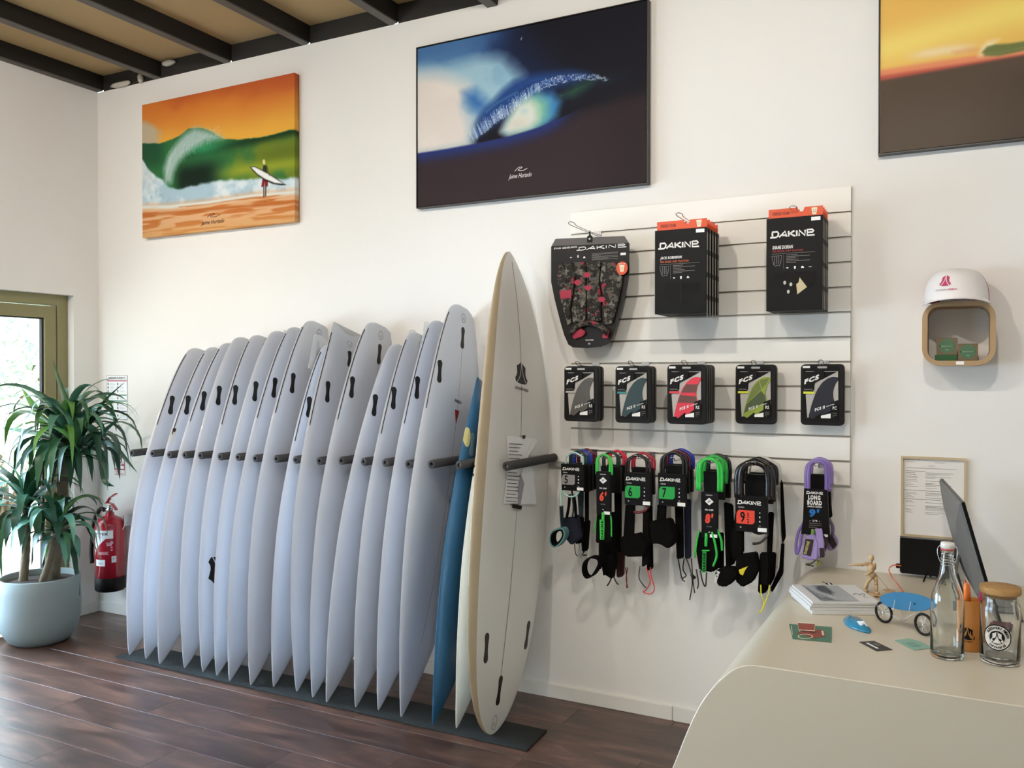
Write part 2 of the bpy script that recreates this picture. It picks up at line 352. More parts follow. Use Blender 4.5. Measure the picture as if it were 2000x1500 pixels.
# ------------------------------------------------------------------ outside
M_gr = mat('gravel', 'd8d4c8', .9, noise=.25, nscale=9)
o = MB().box((-30, -14, -.3), (XL-WT-.02, 24, -.1)).build('ground', M_gr); o['kind'] = 'structure'
M_lf = [mat('hedge_leaf_a', 'cfdcc4', .6), mat('hedge_leaf_b', 'dfe8d0', .6), mat('hedge_leaf_c', 'adc4b4', .6)]  # leaf colours paled to imitate overexposed daylight outside
def bush(name, label, c, sz, n, mi, seed, leaf=.09):
    r = random.Random(seed); t = thing(name, label, 'bush', c)
    for q in range(2):
        b = MB()
        for _ in range(n//2):
            th = r.uniform(0, 2*pi); ph = math.acos(r.uniform(-.3, 1)); rr = r.uniform(.55, 1)
            p = Vector((sz[0]*rr*sin(ph)*cos(th), sz[1]*rr*sin(ph)*sin(th), sz[2]*.5+sz[2]*.5*rr*cos(ph)))
            a = Vector((r.uniform(-1, 1), r.uniform(-1, 1), r.uniform(-1, 1))).normalized(); d = a.orthogonal().normalized(); l = leaf*r.uniform(.6, 1.3)
            b.add([p-a*l, p+d*l*.35, p+a*l, p-d*l*.35], [(0, 1, 2, 3)])
        ob = b.build('foliage', M_lf[(mi+q) % 3], t, doubles=False); ob['kind'] = 'stuff'
    s = MB()
    for k in range(5):
        a = k*1.26; s.tube([(0, 0, 0), (.3*sz[0]*cos(a), .3*sz[1]*sin(a), sz[2]*.4), (.6*sz[0]*cos(a+.3), .6*sz[1]*sin(a+.3), sz[2]*.8)], [.04, .025, .01], 6)
    s.build('stem', mat('bark', '6b5a48', .9), t, True); return t
bush('hedge', 'tall dense hedge seen through the glass door, left side', (-9.6, 3.1, -.1), (1.3, 1.3, 2.6), 4200, 2, 5)
bush('shrub', 'low grey-green shrub outside on the gravel, nearest the door', (-7.8, 2.15, -.1), (.9, .8, 1.25), 2600, 1, 6, .06)
bush('tree', 'pale leafy tree filling the top of the glass door', (-17.0, 8.2, -.1), (3.2, 3.2, 7.2), 5200, 1, 8, .12)
# grey van seen at the right edge of the glass
van = thing('van', 'grey-blue van parked outside, seen at the right edge of the glass', 'van', (-10.6, 5.6, -.1))
M_van = mat('van_paint', '8696a4', .35, coat=.5); M_vg = mat('van_glass', '33424d', .1); M_red = mat('tail_lamp', '8c2530', .3)
vb = MB(); vb.prism([(-.0, 0, .35), (-.0, 0, 1.15), (-.14, 0, 2.0), (-.3, 0, 2.1), (-4.2, 0, 2.1), (-5.0, 0, 1.2), (-5.5, 0, 1.0), (-5.5, 0, .35)], (0, 1.9, 0)); vb.build('van_body', M_van, van, bevel=.05)
MB().box((-.02, .15, 1.2), (.012, 1.75, 1.9)).build('rear_window', M_vg, van, bevel=.005); MB().box((-.05, .03, .8), (.03, .18, 1.25)).build('tail_lamp', M_red, van, bevel=.01)
MB().box((-.1, -.02, .3), (.12, 1.92, .55)).build('bumper', mat('bumper', 'aab4bc', .5), van, bevel=.03)
MB().box((.01, .7, .72), (.02, 1.2, .84)).build('number_plate', M_label, van)
for wx in (-.9, -4.5):
    w = MB()
    for yy in (0, 1.7): w.lathe([(0, 0), (.34, 0), (.34, .2), (0, .2)], (0, 0, 0), 20)
    w = MB(); w.lathe([(0, -.1), (.32, -.1), (.34, -.06), (.34, .06), (.32, .1), (0, .1)]); wo = w.build('wheel', M_matt, van); wo.rotation_euler = (pi/2, 0, 0); wo.location = (wx, .1, .34)
# ------------------------------------------------------------------ surfboards
M_board = mat('white_resin', 'cbced5', .3, coat=.25, noise=.012, nscale=6)
M_board_big = mat('warm_white_resin', 'dad6d0', .32, coat=.2, noise=.012, nscale=6); M_board_cream = mat('cream_resin', 'e0dccb', .3, coat=.25); M_board_blue = mat('blue_resin', '2f6285', .3, coat=.3)
M_plug = mat('fin_plug_black', '17130f', .4); M_string = mat('wood_stringer', '8d8172', .6); M_line = mat('rail_line', '2b2626', .5)
M_wood_rail = mat('balsa_rail', 'b5a488', .45, coat=.2, noise=.14, nscale=9)
M_ring = mat('logo_grey', '8f8c88', .5); M_mat = mat('rubber_mat', '1d211f', .95, noise=.2, nscale=30, bump=.5, bscale=300)
mt = MB(); mt.prism([(-2.435, -.588, .002), (.062, -.592, .002), (.048, -.375, .002), (-2.40, -.372, .002)], (0, 0, .006))
tag(mt.build('floor_mat', M_mat, label=None), 'long black rubber mat on the floor under the row of surfboards', 'mat')
from bisect import bisect
def interp(tab, x):
    xs = [t[0] for t in tab]; i = min(max(bisect(xs, x)-1, 0), len(tab)-2); a, b = tab[i], tab[i+1]
    # monotone-ish cubic through neighbours
    def sl(k):
        if k <= 0: return (tab[1][1]-tab[0][1])/(tab[1][0]-tab[0][0])
        if k >= len(tab)-1: return (tab[-1][1]-tab[-2][1])/(tab[-1][0]-tab[-2][0])
        d1 = (tab[k][1]-tab[k-1][1])/(tab[k][0]-tab[k-1][0]); d2 = (tab[k+1][1]-tab[k][1])/(tab[k+1][0]-tab[k][0])
        return 0 if d1*d2 <= 0 else 2*d1*d2/(d1+d2)
    h = b[0]-a[0]; t = min(max((x-a[0])/h, 0), 1); m0, m1 = sl(i)*h, sl(i+1)*h
    return (2*t**3-3*t*t+1)*a[1]+(t**3-2*t*t+t)*m0+(-2*t**3+3*t*t)*b[1]+(t**3-t*t)*m1
PL_SQ = [(0, .008), (.004, .032), (.015, .078), (.04, .165), (.09, .32), (.16, .515), (.25, .715), (.35, .875), (.45, .975), (.53, 1), (.62, .985), (.72, .92), (.81, .82), (.88, .71), (.93, .60), (.965, .50), (.983, .42), (.994, .32), (1, .20)]
PL_RD = PL_SQ[:14]+[(.93, .58), (.96, .45), (.98, .33), (.992, .2), (1, .03)]
PL_SW = PL_SQ[:14]+[(.93, .63), (.97, .56), (.99, .52), (1, .49)]
PL_LONG = [(0, .05), (.003, .12), (.012, .24), (.03, .38), (.07, .57), (.13, .74), (.22, .88), (.33, .965), (.45, 1), (.56, .985), (.67, .92), (.77, .80), (.85, .65), (.91, .49), (.95, .345), (.975, .225), (.99, .13), (.997, .06), (1, .015)]
class Board:
    def __init__(s, name, label, N, T, W, th, tab, rn, rt, mat_, group=None, notch=0, yawn=0, L=None, rail=None, deck_mat=None):
        s.N = Vector(N); s.T = Vector(T); u = s.T-s.N; s.L = u.length; s.u = u.normalized()
        n0 = Vector((1, 0, 0)); n = (n0-s.u*n0.dot(s.u)).normalized(); n.rotate(Matrix.Rotation(yawn, 3, s.u)); s.n = n; s.v = n.cross(s.u)
        if s.v.y < 0: s.v = -s.v
        s.W = W; s.th = th; s.tab = tab; s.rn = rn; s.rt = rt; s.notch = notch
        s.root = thing(name, label, 'surfboard', N, group)
        vs = []; fs = []; S = [0, .002, .005, .01, .018, .03, .045]+[.06+.03*i for i in range(29)]+[.92, .935, .95, .96, .97, .978, .985, .99, .994, .997, 1]
        A = [cos(pi*k/11) for k in range(12)]; A = [math.copysign(abs(a)**.8, a) for a in A]
        ring = [(a, 1) for a in A]+[(a, -1) for a in A[::-1][1:-1]]; m = len(ring)
        for t in S:
            for a, sd in ring: vs.append(s.P(t, a, sd)-s.N)
        for i in range(len(S)-1):
            for k in range(m): fs.append((i*m+k, i*m+(k+1) % m, (i+1)*m+(k+1) % m, (i+1)*m+k))
        fs.append(tuple(range(m))[::-1]); fs.append(tuple((len(S)-1)*m+k for k in range(m)))
        me = me_from(vs, fs); bm = bmesh.new(); bm.from_mesh(me); bmesh.ops.recalc_face_normals(bm, faces=bm.faces)
        for e in bm.edges:
            if len(e.link_faces) == 2 and e.calc_face_angle(0) > radians(60): e.smooth = False
        bm.to_mesh(me); bm.free()
        s.body = link('board_body', me, mat_, s.root, True)
        if rail:   # rail of another material on the side away from the wall
            b = MB(s.N); R = []
            for t in S[1:-1]:
                loop = []
                for a, sd in [(-.83, 1), (-.90, 1), (-.96, 1), (-.985, 1), (-1, 1), (-.985, -1), (-.95, -1), (-.88, -1), (-.8, -1)]:
                    p = s.P(t, a, sd); c = s.P(t, -.5, 0); d = (p-c).normalized(); loop.append(p+d*.0012)
                R.append(loop)
            k = len(R[0]); b.add([q for l in R for q in l], [(i*k+j, i*k+j+1, (i+1)*k+j+1, (i+1)*k+j) for i in range(len(R)-1) for j in range(k-1)])
            b.build('wood_rail', rail, s.root, True)
    def prof(s, t): return .10+.90*interp([(0, .0), (.1, .42), (.3, .86), (.5, 1), (.7, .9), (.88, .6), (1, .2)], t)
    def P(s, t, a, sd):
        w = interp(s.tab, t)*s.W/2; h = s.th*s.prof(t); aa = min(abs(a), 1)
        off = 0
        if sd > 0: off = h*.46*(1-aa**5)**.5
        elif sd < 0: off = -h*.54*(1-aa**2.8)**.62
        rk = -s.rn*max(0, (.52-t)/.52)**2.2-s.rt*max(0, (t-.52)/.48)**2.2
        du = 0
        if s.notch and t > .9: du = -s.notch*(1-aa)**1.0*((t-.9)/.1)
        return s.N+s.u*(t*s.L+du)+s.v*(a*w)+s.n*(rk+off)
    def S(s, d, vv, lift=.0012):
        """point on the bottom, d metres from the tail, vv metres across (minus = away from the wall)"""
        t = 1-d/s.L; w = max(interp(s.tab, t)*s.W/2, 1e-3); return s.P(t, max(-.999, min(.999, vv/w)), 1)+s.n*lift
    def half(s, d): return interp(s.tab, 1-d/s.L)*s.W/2
    def decal(s, name, pts, m, lift=.0012, label=None, th=.0015):
        b = MB(s.N); top = [s.S(d, v, lift) for d, v in pts]; n = len(top); low = [p-s.n*(th+lift) for p in top]
        b.add(top+low, [tuple(range(n))]+[(i, (i+1) % n, n+(i+1) % n, n+i) for i in range(n)]); return b.build(name, m, s.root, label=label, doubles=False)
    def plug(s, d, vv, toe=0, L=.108, m=None):
        pts = []
        for k in range(28):
            a = 2*pi*k/28; y = cos(a)*L/2; x = sin(a)*.0145*(.72+.28*min(1, abs(y)/(L*.32)))*(1 if abs(sin(a)) < .9 else 1)
            x = math.copysign(min(abs(sin(a))*1.8, 1)*(.0102+.0042*min(1, (abs(y)/(L*.30))**2)), sin(a))
            pts.append((d+y, vv+x+y*toe))
        return s.decal('fin_plug', pts, m or M_plug, .0015)
    def ribbon(s, name, pts, w, m, lift=.0012):
        b = MB(s.N); L = []
        for i, (d, v) in enumerate(pts):
            d0, v0 = pts[max(i-1, 0)]; d1, v1 = pts[min(i+1, len(pts)-1)]; l = sqrt((d1-d0)**2+(v1-v0)**2) or 1; nx, ny = -(v1-v0)/l*w/2, (d1-d0)/l*w/2
            L += [s.S(d+nx, v+ny, lift), s.S(d-nx, v-ny, lift)]
        b.add(L, [(2*i, 2*i+1, 2*i+3, 2*i+2) for i in range(len(pts)-1)]); return b.build(name, m, s.root, doubles=False)
    def logo_ring(s, d, v, r, ry=None):
        ry = ry or r; s.ribbon('tail_logo', [(d+ry*cos(k*pi/10), v+r*sin(k*pi/10)) for k in range(21)], .0035, M_ring)
        s.ribbon('tail_logo', [(d+ry*.45, v-r*.4), (d-ry*.1, v), (d+ry*.45, v+r*.4)], .004, M_ring)
    def railline(s, d0, d1, edge=.975, w=.0035):
        pts = [(d0+(d1-d0)*i/16,) for i in range(17)]; pts = [(p[0], -s.half(p[0])*edge) for p in pts]; s.ribbon('rail_line', pts, w, M_line, .0022)
    def emblem(s, d, v, hgt, flip=1, m=None, wm=None, txt=True):
        m = m or M_plug; k = hgt; F = lambda x, z: (d-flip*z*k, v+x*k)
        s.decal('emblem', [F(*p) for p in EMB], m, .0014)
        for sg in (-1, 1):
            s.ribbon('emblem_line', [F(sg*x, z) for x, z in EML], k*.035, wm or M_board, .0030)
EMB = [(0, .5), (.2, .36), (.36, .3), (.35, -.02), (.40, -.16), (.52, -.28), (.46, -.46), (.25, -.5), (0, -.52), (-.25, -.5), (-.46, -.46), (-.52, -.28), (-.40, -.16), (-.35, -.02), (-.36, .3), (-.2, .36)]
EML = [(.012, .49), (.03, .3), (.06, .1), (.12, -.1), (.24, -.3), (.42, -.49)]
noses = [(252,1279),(284,1287),(311,1297),(360,1303.5),(395.5,1311),(422.8,1319),(448,1329),(489,1337.5),(533.7,1341),(579,1350),(610,1362),(637,1372),(694,1381),(738,1387.5),(783,1400)]
tails = [(385,683),(411,681),(441,673),(469,661),(501,657),(539,649),(573,642),(609,630),(637,675),(665,638),(725,633),(769,675),(804,652),(847,628.5),(887,597)]
plugs = [(339,791),(371,791),(402,783),(432,772),(464.5,771),(504,764),(541,757),(577,748),(609,795),(645,765),(694,756),(738,791),(775,777),(822,757),(866,725)]
desc = ['first board from the door end of the rack, beside the fire extinguisher', 'second board from the extinguisher, with a small sticker on its rail', 'third board from the extinguisher end of the row', 'fourth board from the extinguisher end, with plain rail',
 'fifth board from the extinguisher end, dark emblem low on its bottom', 'sixth board from the extinguisher end of the row', 'seventh board from the extinguisher end, thin dark line along its rail', 'eighth board from the extinguisher end, taller rounded tail with logo',
 'ninth board from the extinguisher end, shorter than both its neighbours', 'with swallow tail notch, tenth board from the extinguisher end', 'with wide round tail standing tall, eleventh from the extinguisher end', 'twelfth board from the extinguisher end, low narrow tail',
 'third white board left of the tall one beside the blue board', 'just left of the tallest white board of the row', 'with red triangle, tallest of the row, left of the blue board']
boards = []
PX = [-2.386, -2.225, -2.095, -1.981, -1.867, -1.727, -1.603, -1.486, -1.349, -1.225, -1.08, -.949, -.818, -.697, -.571, -.449, -.307, -.205, -.076]
for i in range(15):
    N = at(*noses[i], z=.012); cx0 = N.x+.06; xm = (PX[i]+PX[i+1])/2-.004; hi = at(*tails[i], x=cx0+(xm-cx0)*1.5-.03)
    tab = PL_SQ if i not in (9,) else PL_SW
    T = Vector((cx0+(xm-cx0)/1.12*hi.z, min(hi.y+.075, -.06), hi.z-.003)); N = Vector((cx0, N.y, N.z))
    W = [.475, .47, .48, .485, .48, .48, .485, .50, .455, .50, .51, .46, .48, .485, .50][i]
    B = Board('surfboard', 'white surfboard, '+desc[i] if not desc[i].startswith('with') else 'white surfboard '+desc[i], N, T, W, .058, tab, .06, .03, M_board, 'white surfboards standing in the wall rack', notch=.05 if i == 9 else 0, yawn=radians(-3))
    boards.append(B)
    # fin plugs
    pp = at(*plugs[i], x=cx0+(xm-cx0)*1.25+.02); d = (B.T-pp).dot(B.u); v = (pp-B.N).dot(B.v)
    d = min(max(d, .20), .46); hw = B.half(d)
    v = max(min(v, -.05), -hw+.03)
    B.plug(d, v, toe=.04); B.plug(d, -v, toe=-.04)
    B.plug(.155, .0); B.logo_ring(.055, 0, .017, .022)
    B.ribbon('stringer', [(.08+k*.1, 0) for k in range(1, int(B.L*10)-3)] if i in (10, 14, 7) else [(.0, 0), (.03, 0)], .0022, M_string)
    if i in (0, 1, 2, 4, 6, 7, 8, 9, 10, 12, 13, 14): B.railline(.06, .55 if i not in (0, 2) else .5)
M_film = mat('clear_film', 'e6e6e2', .25, alpha=.42, spec=.6)
for i, a0_, a1_ in ((2, .02, .10), (5, -.0, .08), (6, .0, .09), (7, .06, .14), (8, -.16, -.06), (11, .02, .12), (12, -.08, -.0), (13, -.13, -.07)):
    B = boards[i]; dz_ = {13: -.055, 12: -.015}.get(i, 0); E_ = lambda a, b_: B.T+B.u*(a+dz_)+B.v*b_-B.n*.045-B.N
    MB().prism([E_(-.16, a0_), E_(.022, a0_+.006), E_(.034, (a0_+a1_)/2), E_(.016, a1_), E_(-.16, a1_+.01)], B.n*.0006).build('plastic_sleeve', M_film, B.root)
boards[1].decal('sticker', [(.52, -.222), (.52, -.20), (.59, -.205), (.59, -.227)], mat('sticker_beige', 'c9c2ae', .5)); boards[1].decal('sticker', [(.515, -.216), (.515, -.204), (.535, -.206), (.535, -.218)], M_plug, .002)
b5 = boards[4]; p = at(412, 1118, x=b5.N.x+.03); b5.emblem((b5.T-p).dot(b5.u)-.01, (p-b5.N).dot(b5.v)+.085, .14, flip=-1)
b = boards[14]; p = at(893, 811, x=-.47); d = (b.T-p).dot(b.u); b.decal('red_triangle', [(d-.03, -.018), (d-.03, .018), (d+.035, 0)], mat('red_print', '8f241d', .5), .002)
def btext(B, s, d, v, w, h, m=None, flip=1):
    vv, ff = text_mesh(s, .02, 0); pts = [B.S(d-flip*(q[1]*h), v+(q[0]-.5)*w, .002) for q in vv]; link('lettering', me_from([p-B.N for p in pts], ff), m or M_plug, B.root)
btext(b, 'PIERDO', d-.065, 0, .055, .014)
btext(boards[12], 'PYZEL', .05, .05, .05, .012)
# blue fish
N = at(845.6, 1415, z=.012); N = Vector((N.x+.06, N.y, N.z)); T = Vector((-.345, -.13, 1.49))
BB = Board('surfboard', 'blue surfboard with swallow tail, between the tallest white board and the cream one', N, T, .45, .055, PL_SW, .06, .03, M_board_blue, notch=.11)
p = at(917, 868, x=-.35); d = (T-p).dot(BB.u); BB.plug(d, (p-N).dot(BB.v), m=mat('grey_plug', '6f8793', .35)); BB.plug(d, -(p-N).dot(BB.v), m=MATS['grey_plug'])
d = .3; BB.decal('rail_sticker', [(d+.045*cos(k*pi/8), -BB.half(d)*.93+.018*sin(k*pi/8)) for k in range(16)], mat('cream_sticker', 'c9bd7d', .5), .003)
# cream board with black bands
N = at(893.5, 1422, z=.012); N = Vector((N.x+.055, N.y, N.z)); T = Vector((-.262, -.185, 1.42))
CB = Board('surfboard', 'cream surfboard with black stripes at its tail, left of the standing big board', N, T, .43, .055, PL_SQ, .06, .03, M_board_cream)
def ringband(B, d0, d1, m, name='stripe'):
    b = MB(B.N); A = [cos(pi*k/11) for k in range(12)]; A = [math.copysign(abs(a)**.8, a) for a in A]; ring = [(a, 1) for a in A]+[(a, -1) for a in A[::-1][1:-1]]; R = []
    for d in (d0, (d0+d1)/2, d1):
        t = 1-d/B.L; c = B.P(t, 0, 0); R += [(lambda p: p+(p-c).normalized()*.0015)(B.P(t, a, s)) for a, s in ring]
    m_ = len(ring); b.add(R, [(i*m_+k, i*m_+(k+1) % m_, (i+1)*m_+(k+1) % m_, (i+1)*m_+k) for i in range(2) for k in range(m_)]); b.build(name, m, B.root, True, doubles=False)
for a_, b_ in ((.17, .20), (.34, .353), (.38, .39)): ringband(CB, a_, b_, M_plug)
ringband(CB, .21, .33, mat('tan_band', 'b8ac8e', .45), 'tan_band')
# big board, tail on the mat, nose up: measured from nose (far end = "tail" of the helper)
N = Vector((-.106, -.53, .012)); T = Vector((-.152, -.165, 2.105))
LB = Board('surfboard', 'big white surfboard with wooden rail standing nose up at the front of the rack', N, T, .60, .060, PL_LONG, .03, .10, M_board_big, yawn=radians(-5), rail=M_wood_rail)
LB.ribbon('stringer', [(.05+k*.08, 0) for k in range(int((LB.L-.1)/.08))], .0035, M_string)
def at_board(B, px, py, x): p = at(px, py, x=x); return (B.T-p).dot(B.u), (p-B.N).dot(B.v)
for q in ((958, 1267), (1027, 1240), (982, 1350)):
    d, v = at_board(LB, *q, -.10); LB.plug(d, v, toe=.10 if q[0] < 970 else (-.05 if q[0] > 1000 else .0), L=.125)
d, v = at_board(LB, 974, 1412, -.11); LB.logo_ring(d, 0, .018, .03)
d, v = at_board(LB, 1027, 725, -.09); LB.emblem(d, 0, .098, flip=1); btext(LB, 'ALESSANDRO PIERDO', d+.080, 0, .115, .013)
# order sheets clipped on the big board
ps = thing('order_sheet', 'handwritten paper order sheets held on the big board behind the foam peg', 'paper', LB.S(1.0, 0)); off = ps.location.copy(); M_paper = mat('paper', 'e9e6e4', .8); M_ink = mat('ink', '4b4652', .8)
def sheet(name, pts, lift, m=M_paper, par=ps):
    b = MB(off); q = []
    for (x, y) in pts: d, v = at_board(LB, x, y, -.085); q.append(LB.S(d, v, lift))
    b.prism(q, LB.n*.0008); return b.build(name, m, par)
sheet('sheet', [(1000, 851), (1050, 857), (1029, 895), (1032, 912), (1018, 984), (991, 984), (1001, 905)], .006)
sheet('sheet', [(1026, 905), (1041, 915), (1045, 984), (1017, 985), (1020, 930)], .009)
sheet('folded_corner', [(1038, 866), (1052, 858), (1031, 896), (1027, 896)], .011)
for k in range(17):
    y = 866+k*7
    if 900 < y < 918: continue
    x0 = 1003-(k*.55); sheet('handwriting', [(x0, y), (x0+22-(k % 3)*3, y+1.5), (x0+22-(k % 3)*3, y+2.6), (x0, y+1.2)], .0085, M_ink)
sheet('sketch', [(1020, 926), (1025, 945), (1018, 985), (1014, 985), (1015, 950)], .0102, mat('ink_light', '9c97a4', .8))
sheet('clip', [(1025, 850), (1030, 850), (1029, 857), (1024.5, 856.5)], .012, M_plug); sheet('clip', [(1004, 985), (1020, 988), (1018.5, 995.5), (1003, 992)], .012, M_plug)
# ------------------------------------------------------------------ the peg rack
rack = thing('peg_rack', 'wall rack of grey foam-covered pegs holding the surfboards upright', 'rack', (-1.2, 0, 1.13)); ro = rack.location
M_foam = mat('grey_foam', '403e3d', .95, noise=.1, nscale=60, bump=.25, bscale=300); M_alu = mat('rack_steel', 'b9b6b0', .4, metal=.5)
MB(ro).box((-2.42, -.022, 1.098), (.085, 0, 1.122)).build('wall_rail', M_alu, rack, bevel=.002)
pegs = [(258,885),(298,886),(331,888.5),(361,889),(391.5,890),(430,892),(465,893),(499,895.5),(540,896.5),(578,898),(624,900.5),(667,900),(711,902),(753,903.5),(798,906.7),(843,906.7),(897,908.5),(937,908),(989,910.7)]
for i, (px, py) in enumerate(pegs):
    t = at(px, py, y=-.51); zz = .55*t.z+.45*1.13
    a = Vector((t.x, -.512, t.z)); c = Vector((t.x+(.0 if i < 18 else 0), -.03, t.z-(t.z-1.135)*.3)); d = (c-a).normalized(); b = MB(ro)
    R, r = .0195, .008; n = 16; prof = [(r, 0.03), (r, 0), (R-.003, 0), (R, .003), (R, (c-a).length-.003), (R-.003, (c-a).length), (0.0005, (c-a).length)]
    e1 = d.cross(Vector((0, 0, 1))).normalized(); e2 = d.cross(e1); vs = [a+d*z+(e1*cos(2*pi*k/n)+e2*sin(2*pi*k/n))*rr for rr, z in prof for k in range(n)]
    b.add(vs, [(j*n+k, j*n+(k+1) % n, (j+1)*n+(k+1) % n, (j+1)*n+k) for j in range(len(prof)-1) for k in range(n)]); pg = smooth_angle(b.build('foam_peg', M_foam, rack), 50)
    MB(ro).tube([a+d*.012, c+Vector((0, .02, -.0)) if i == 18 else c+Vector((0, .02, 0))], .0065 if i not in (0,) else .006, 8).build('steel_core', mat('core_white', 'd6d4cf', .4) if i in (12, 13, 16, 18) else M_black, pg)
# ------------------------------------------------------------------ paintings
def canvas(name, label, x0, x1, z0, z1, y, pt, side=None, frame=None):
    t = thing(name, label, 'painting', ((x0+x1)/2, 0, (z0+z1)/2)); cx, cz = t.location.x, t.location.z
    yb = -.004
    cols = tolin(pt.A)
    yf = y
    me = grid_color_mesh(pt.nx, pt.ny, lambda u, v: [x0-cx+(x1-x0)*u, np.full_like(u, yf), z0-cz+(z1-z0)*v], cols)
    vm = vcol_mat(name+'_paint'); link('painted_face', me, vm, t)
    # wrapped sides carry the picture round the edge
    for (nm, U0, V0, U1, V1) in (('l', 0, 0, 0, 1), ('r', 1, 0, 1, 1), ('b', 0, 0, 1, 0), ('t', 0, 1, 1, 1)):
        n = 60; uu = np.linspace(U0, U1, n); vv = np.linspace(V0, V1, n); ci = cols[(vv*(pt.ny-1)).astype(int), (uu*(pt.nx-1)).astype(int)]
        if side is not None: ci = np.tile(np.array(hexc(side)), (n, 1))
        C = np.stack([ci, ci]); X = x0-cx+(x1-x0)*uu; Z = z0-cz+(z1-z0)*vv
        me = grid_color_mesh(n, 2, lambda u, v: [np.stack([X, X]), np.stack([np.full(n, yf), np.full(n, yb)]), np.stack([Z, Z])], C); link('canvas_edge', me, vm, t)
    MB().box((x0-cx, -.006, z0-cz), (x1-cx, -.002, z1-cz)).build('stretcher_back', mat('canvas_back', '8a7a60', .8), t)
    if frame:
        w, gap, d = frame
        b = MB(); X0, X1, Z0, Z1 = x0-cx-gap, x1-cx+gap, z0-cz-gap, z1-cz+gap
        for (a, c, e, f) in ((X0-w, X0, Z0-w, Z1+w), (X1, X1+w, Z0-w, Z1+w), (X0, X1, Z0-w, Z0), (X0, X1, Z1, Z1+w)): b.box((a, yf-d, e), (c, -.003, f))
        b.build('frame', mat('frame_black', '2c2622', .4), t, doubles=False)
    return t
# --- 1: orange sky and green wave
p = Paint(330, 222, 3); U, V = p.U, p.V; n1 = p.noise(3, 3); n2 = p.noise(10, 8); n3 = p.noise(30, 26); n4 = p.noise(5, 50, 2)
p.mix(np.ones_like(U), 'd0772f'); p.mix(ss(V+.12*(n1-.5), .98, .62)*1.0, 'e0a040'); p.mix(ss(V+.25*(n1-.5)+.12*U, .93, 1.12), 'b5552a'); p.mix(ss(U, .6, 1)*ss(V, .75, 1)*.5, 'b85030')
p.mix(ss(V+.1*n1, .84, .68)*.6, 'e5ab3f'); p.mix(ss(U, .22, .0)*ss(V+.1*n1, .98, .88)*0+ss(.16-U+.06*(n2-.5), 0, .08)*ss(.91-V-.75*U+.08*(n2-.5), 0, .06), 'b9a98d')
crest = p.curve([(0, .715), (.126, .69), (.2, .70), (.26, .715), (.33, .76), (.42, .745), (.49, .70), (.555, .645), (.64, .62), (.8, .605), (1, .625)])+.012*(n3-.5)
p.mix(ss(crest-V, -.004, .006), '2f6b3c'); w = ss(crest-V, 0, .01)
p.mix(w*ss(U, .5, .95)*ss(V, .42, .62), '55702a'); p.mix(w*ss(n2+.5*(U-.5), .45, .8)*ss(U, .35, .8), '6b7d27')
p.mix(w*np.exp(-((V-(.55+.06*U))/.035)**2)*ss(U, .24, .35), '1c3a20'); p.mix(w*ss(V, .50+.06*1, .42)*ss(U, .2, .3)*ss(.62-U, 0, .2), '15251c')
p.mix(w*np.exp(-((V-.60)/.05)**2-((U-.42)/.16)**2), '2f8a58'); p.mix(w*ss(U, .45, .7)*np.exp(-((V-.40)/.05)**2), '8d9a2c'); p.mix(w*ss(U, .62, .9)*np.exp(-((V-.47)/.05)**2)*.7, '5d6b1e')
p.mix(w*ss(.2-U, 0, .1)*ss(V, .45, .6)*.8, '1f4a30')
p.mix(p.poly([(.165, .385), (.155, .50), (.185, .58), (.24, .66), (.30, .72), (.37, .755), (.45, .72), (.56, .645), (.44, .645), (.34, .60), (.26, .53), (.225, .46), (.21, .385)], .03), '9fb9b0')
for k in range(150):   # spray of the curl, fanning back from the lip
    a = k/149; x0 = .20+.32*a+.01*p.r.randn(); z0 = .47+.20*a**.7+.02*p.r.randn(); L = (.10+.06*p.r.rand())*(1-.55*a); an = 2.0-.75*a+.15*p.r.randn()
    q = [(x0, z0), (x0+.45*L*cos(an)*.7, z0+.5*L*sin(an)), (x0+L*cos(an-.35)*.7, z0+L*sin(an-.15))]; c = ['dfe6e2', 'a8c6c2', 'f0f2ee', '5d8a74', 'e9e4d8'][k % 5]; p.mix(p.stroke(q, .0014, .003)*.8, c)
for k in range(60):
    a = k/59; x0 = .165+.05*a*p.r.rand(); z0 = .38+.2*a; p.mix(p.stroke([(x0, z0), (x0+.012+.03*a, z0+.07)], .0016, .003)*.7, ['e8ece8', '86a89c', 'd5ddd8'][k % 3])
ft = p.curve([(0, .60), (.033, .54), (.095, .45), (.18, .38), (.257, .345), (.4, .36), (.54, .345), (.675, .335), (.8, .32), (1, .30)])+.05*(n2-.5)
p.mix(ss(ft-V, -.006, .02), 'a9c3cf'); p.mix(ss(ft-V, 0, .03)*ss(n2, .4, .7), 'd9e3e4'); p.mix(ss(ft-V, .02, .1)*ss(n3, .5, .8)*.6, '8fb0be'); p.mix(ss(.12-U, 0, .1)*ss(ft-V, 0, .02)*ss(V, .3, .5)*.6, 'd9d9d2')
sh = p.curve([(0, .235), (.2, .21), (.47, .205), (.74, .21), (1, .20)])+.01*(n1-.5); p.mix(ss(sh-V, -.05, .01), 'd9a87c'); p.mix(ss(sh-V, -.02, .0)*ss(V-sh, -.03, .0), 'd8dcd4'); s_ = ss(sh-V, 0, .02)
p.mix(s_*ss(n4+.3*(n1-.5), .45, .6), 'bf7238'); p.mix(s_*ss(V, .12, .0)*.6, 'cf9a5c'); p.mix(s_*np.exp(-((V-.17+.04*U)/.012)**2)*.8, 'b5652e')
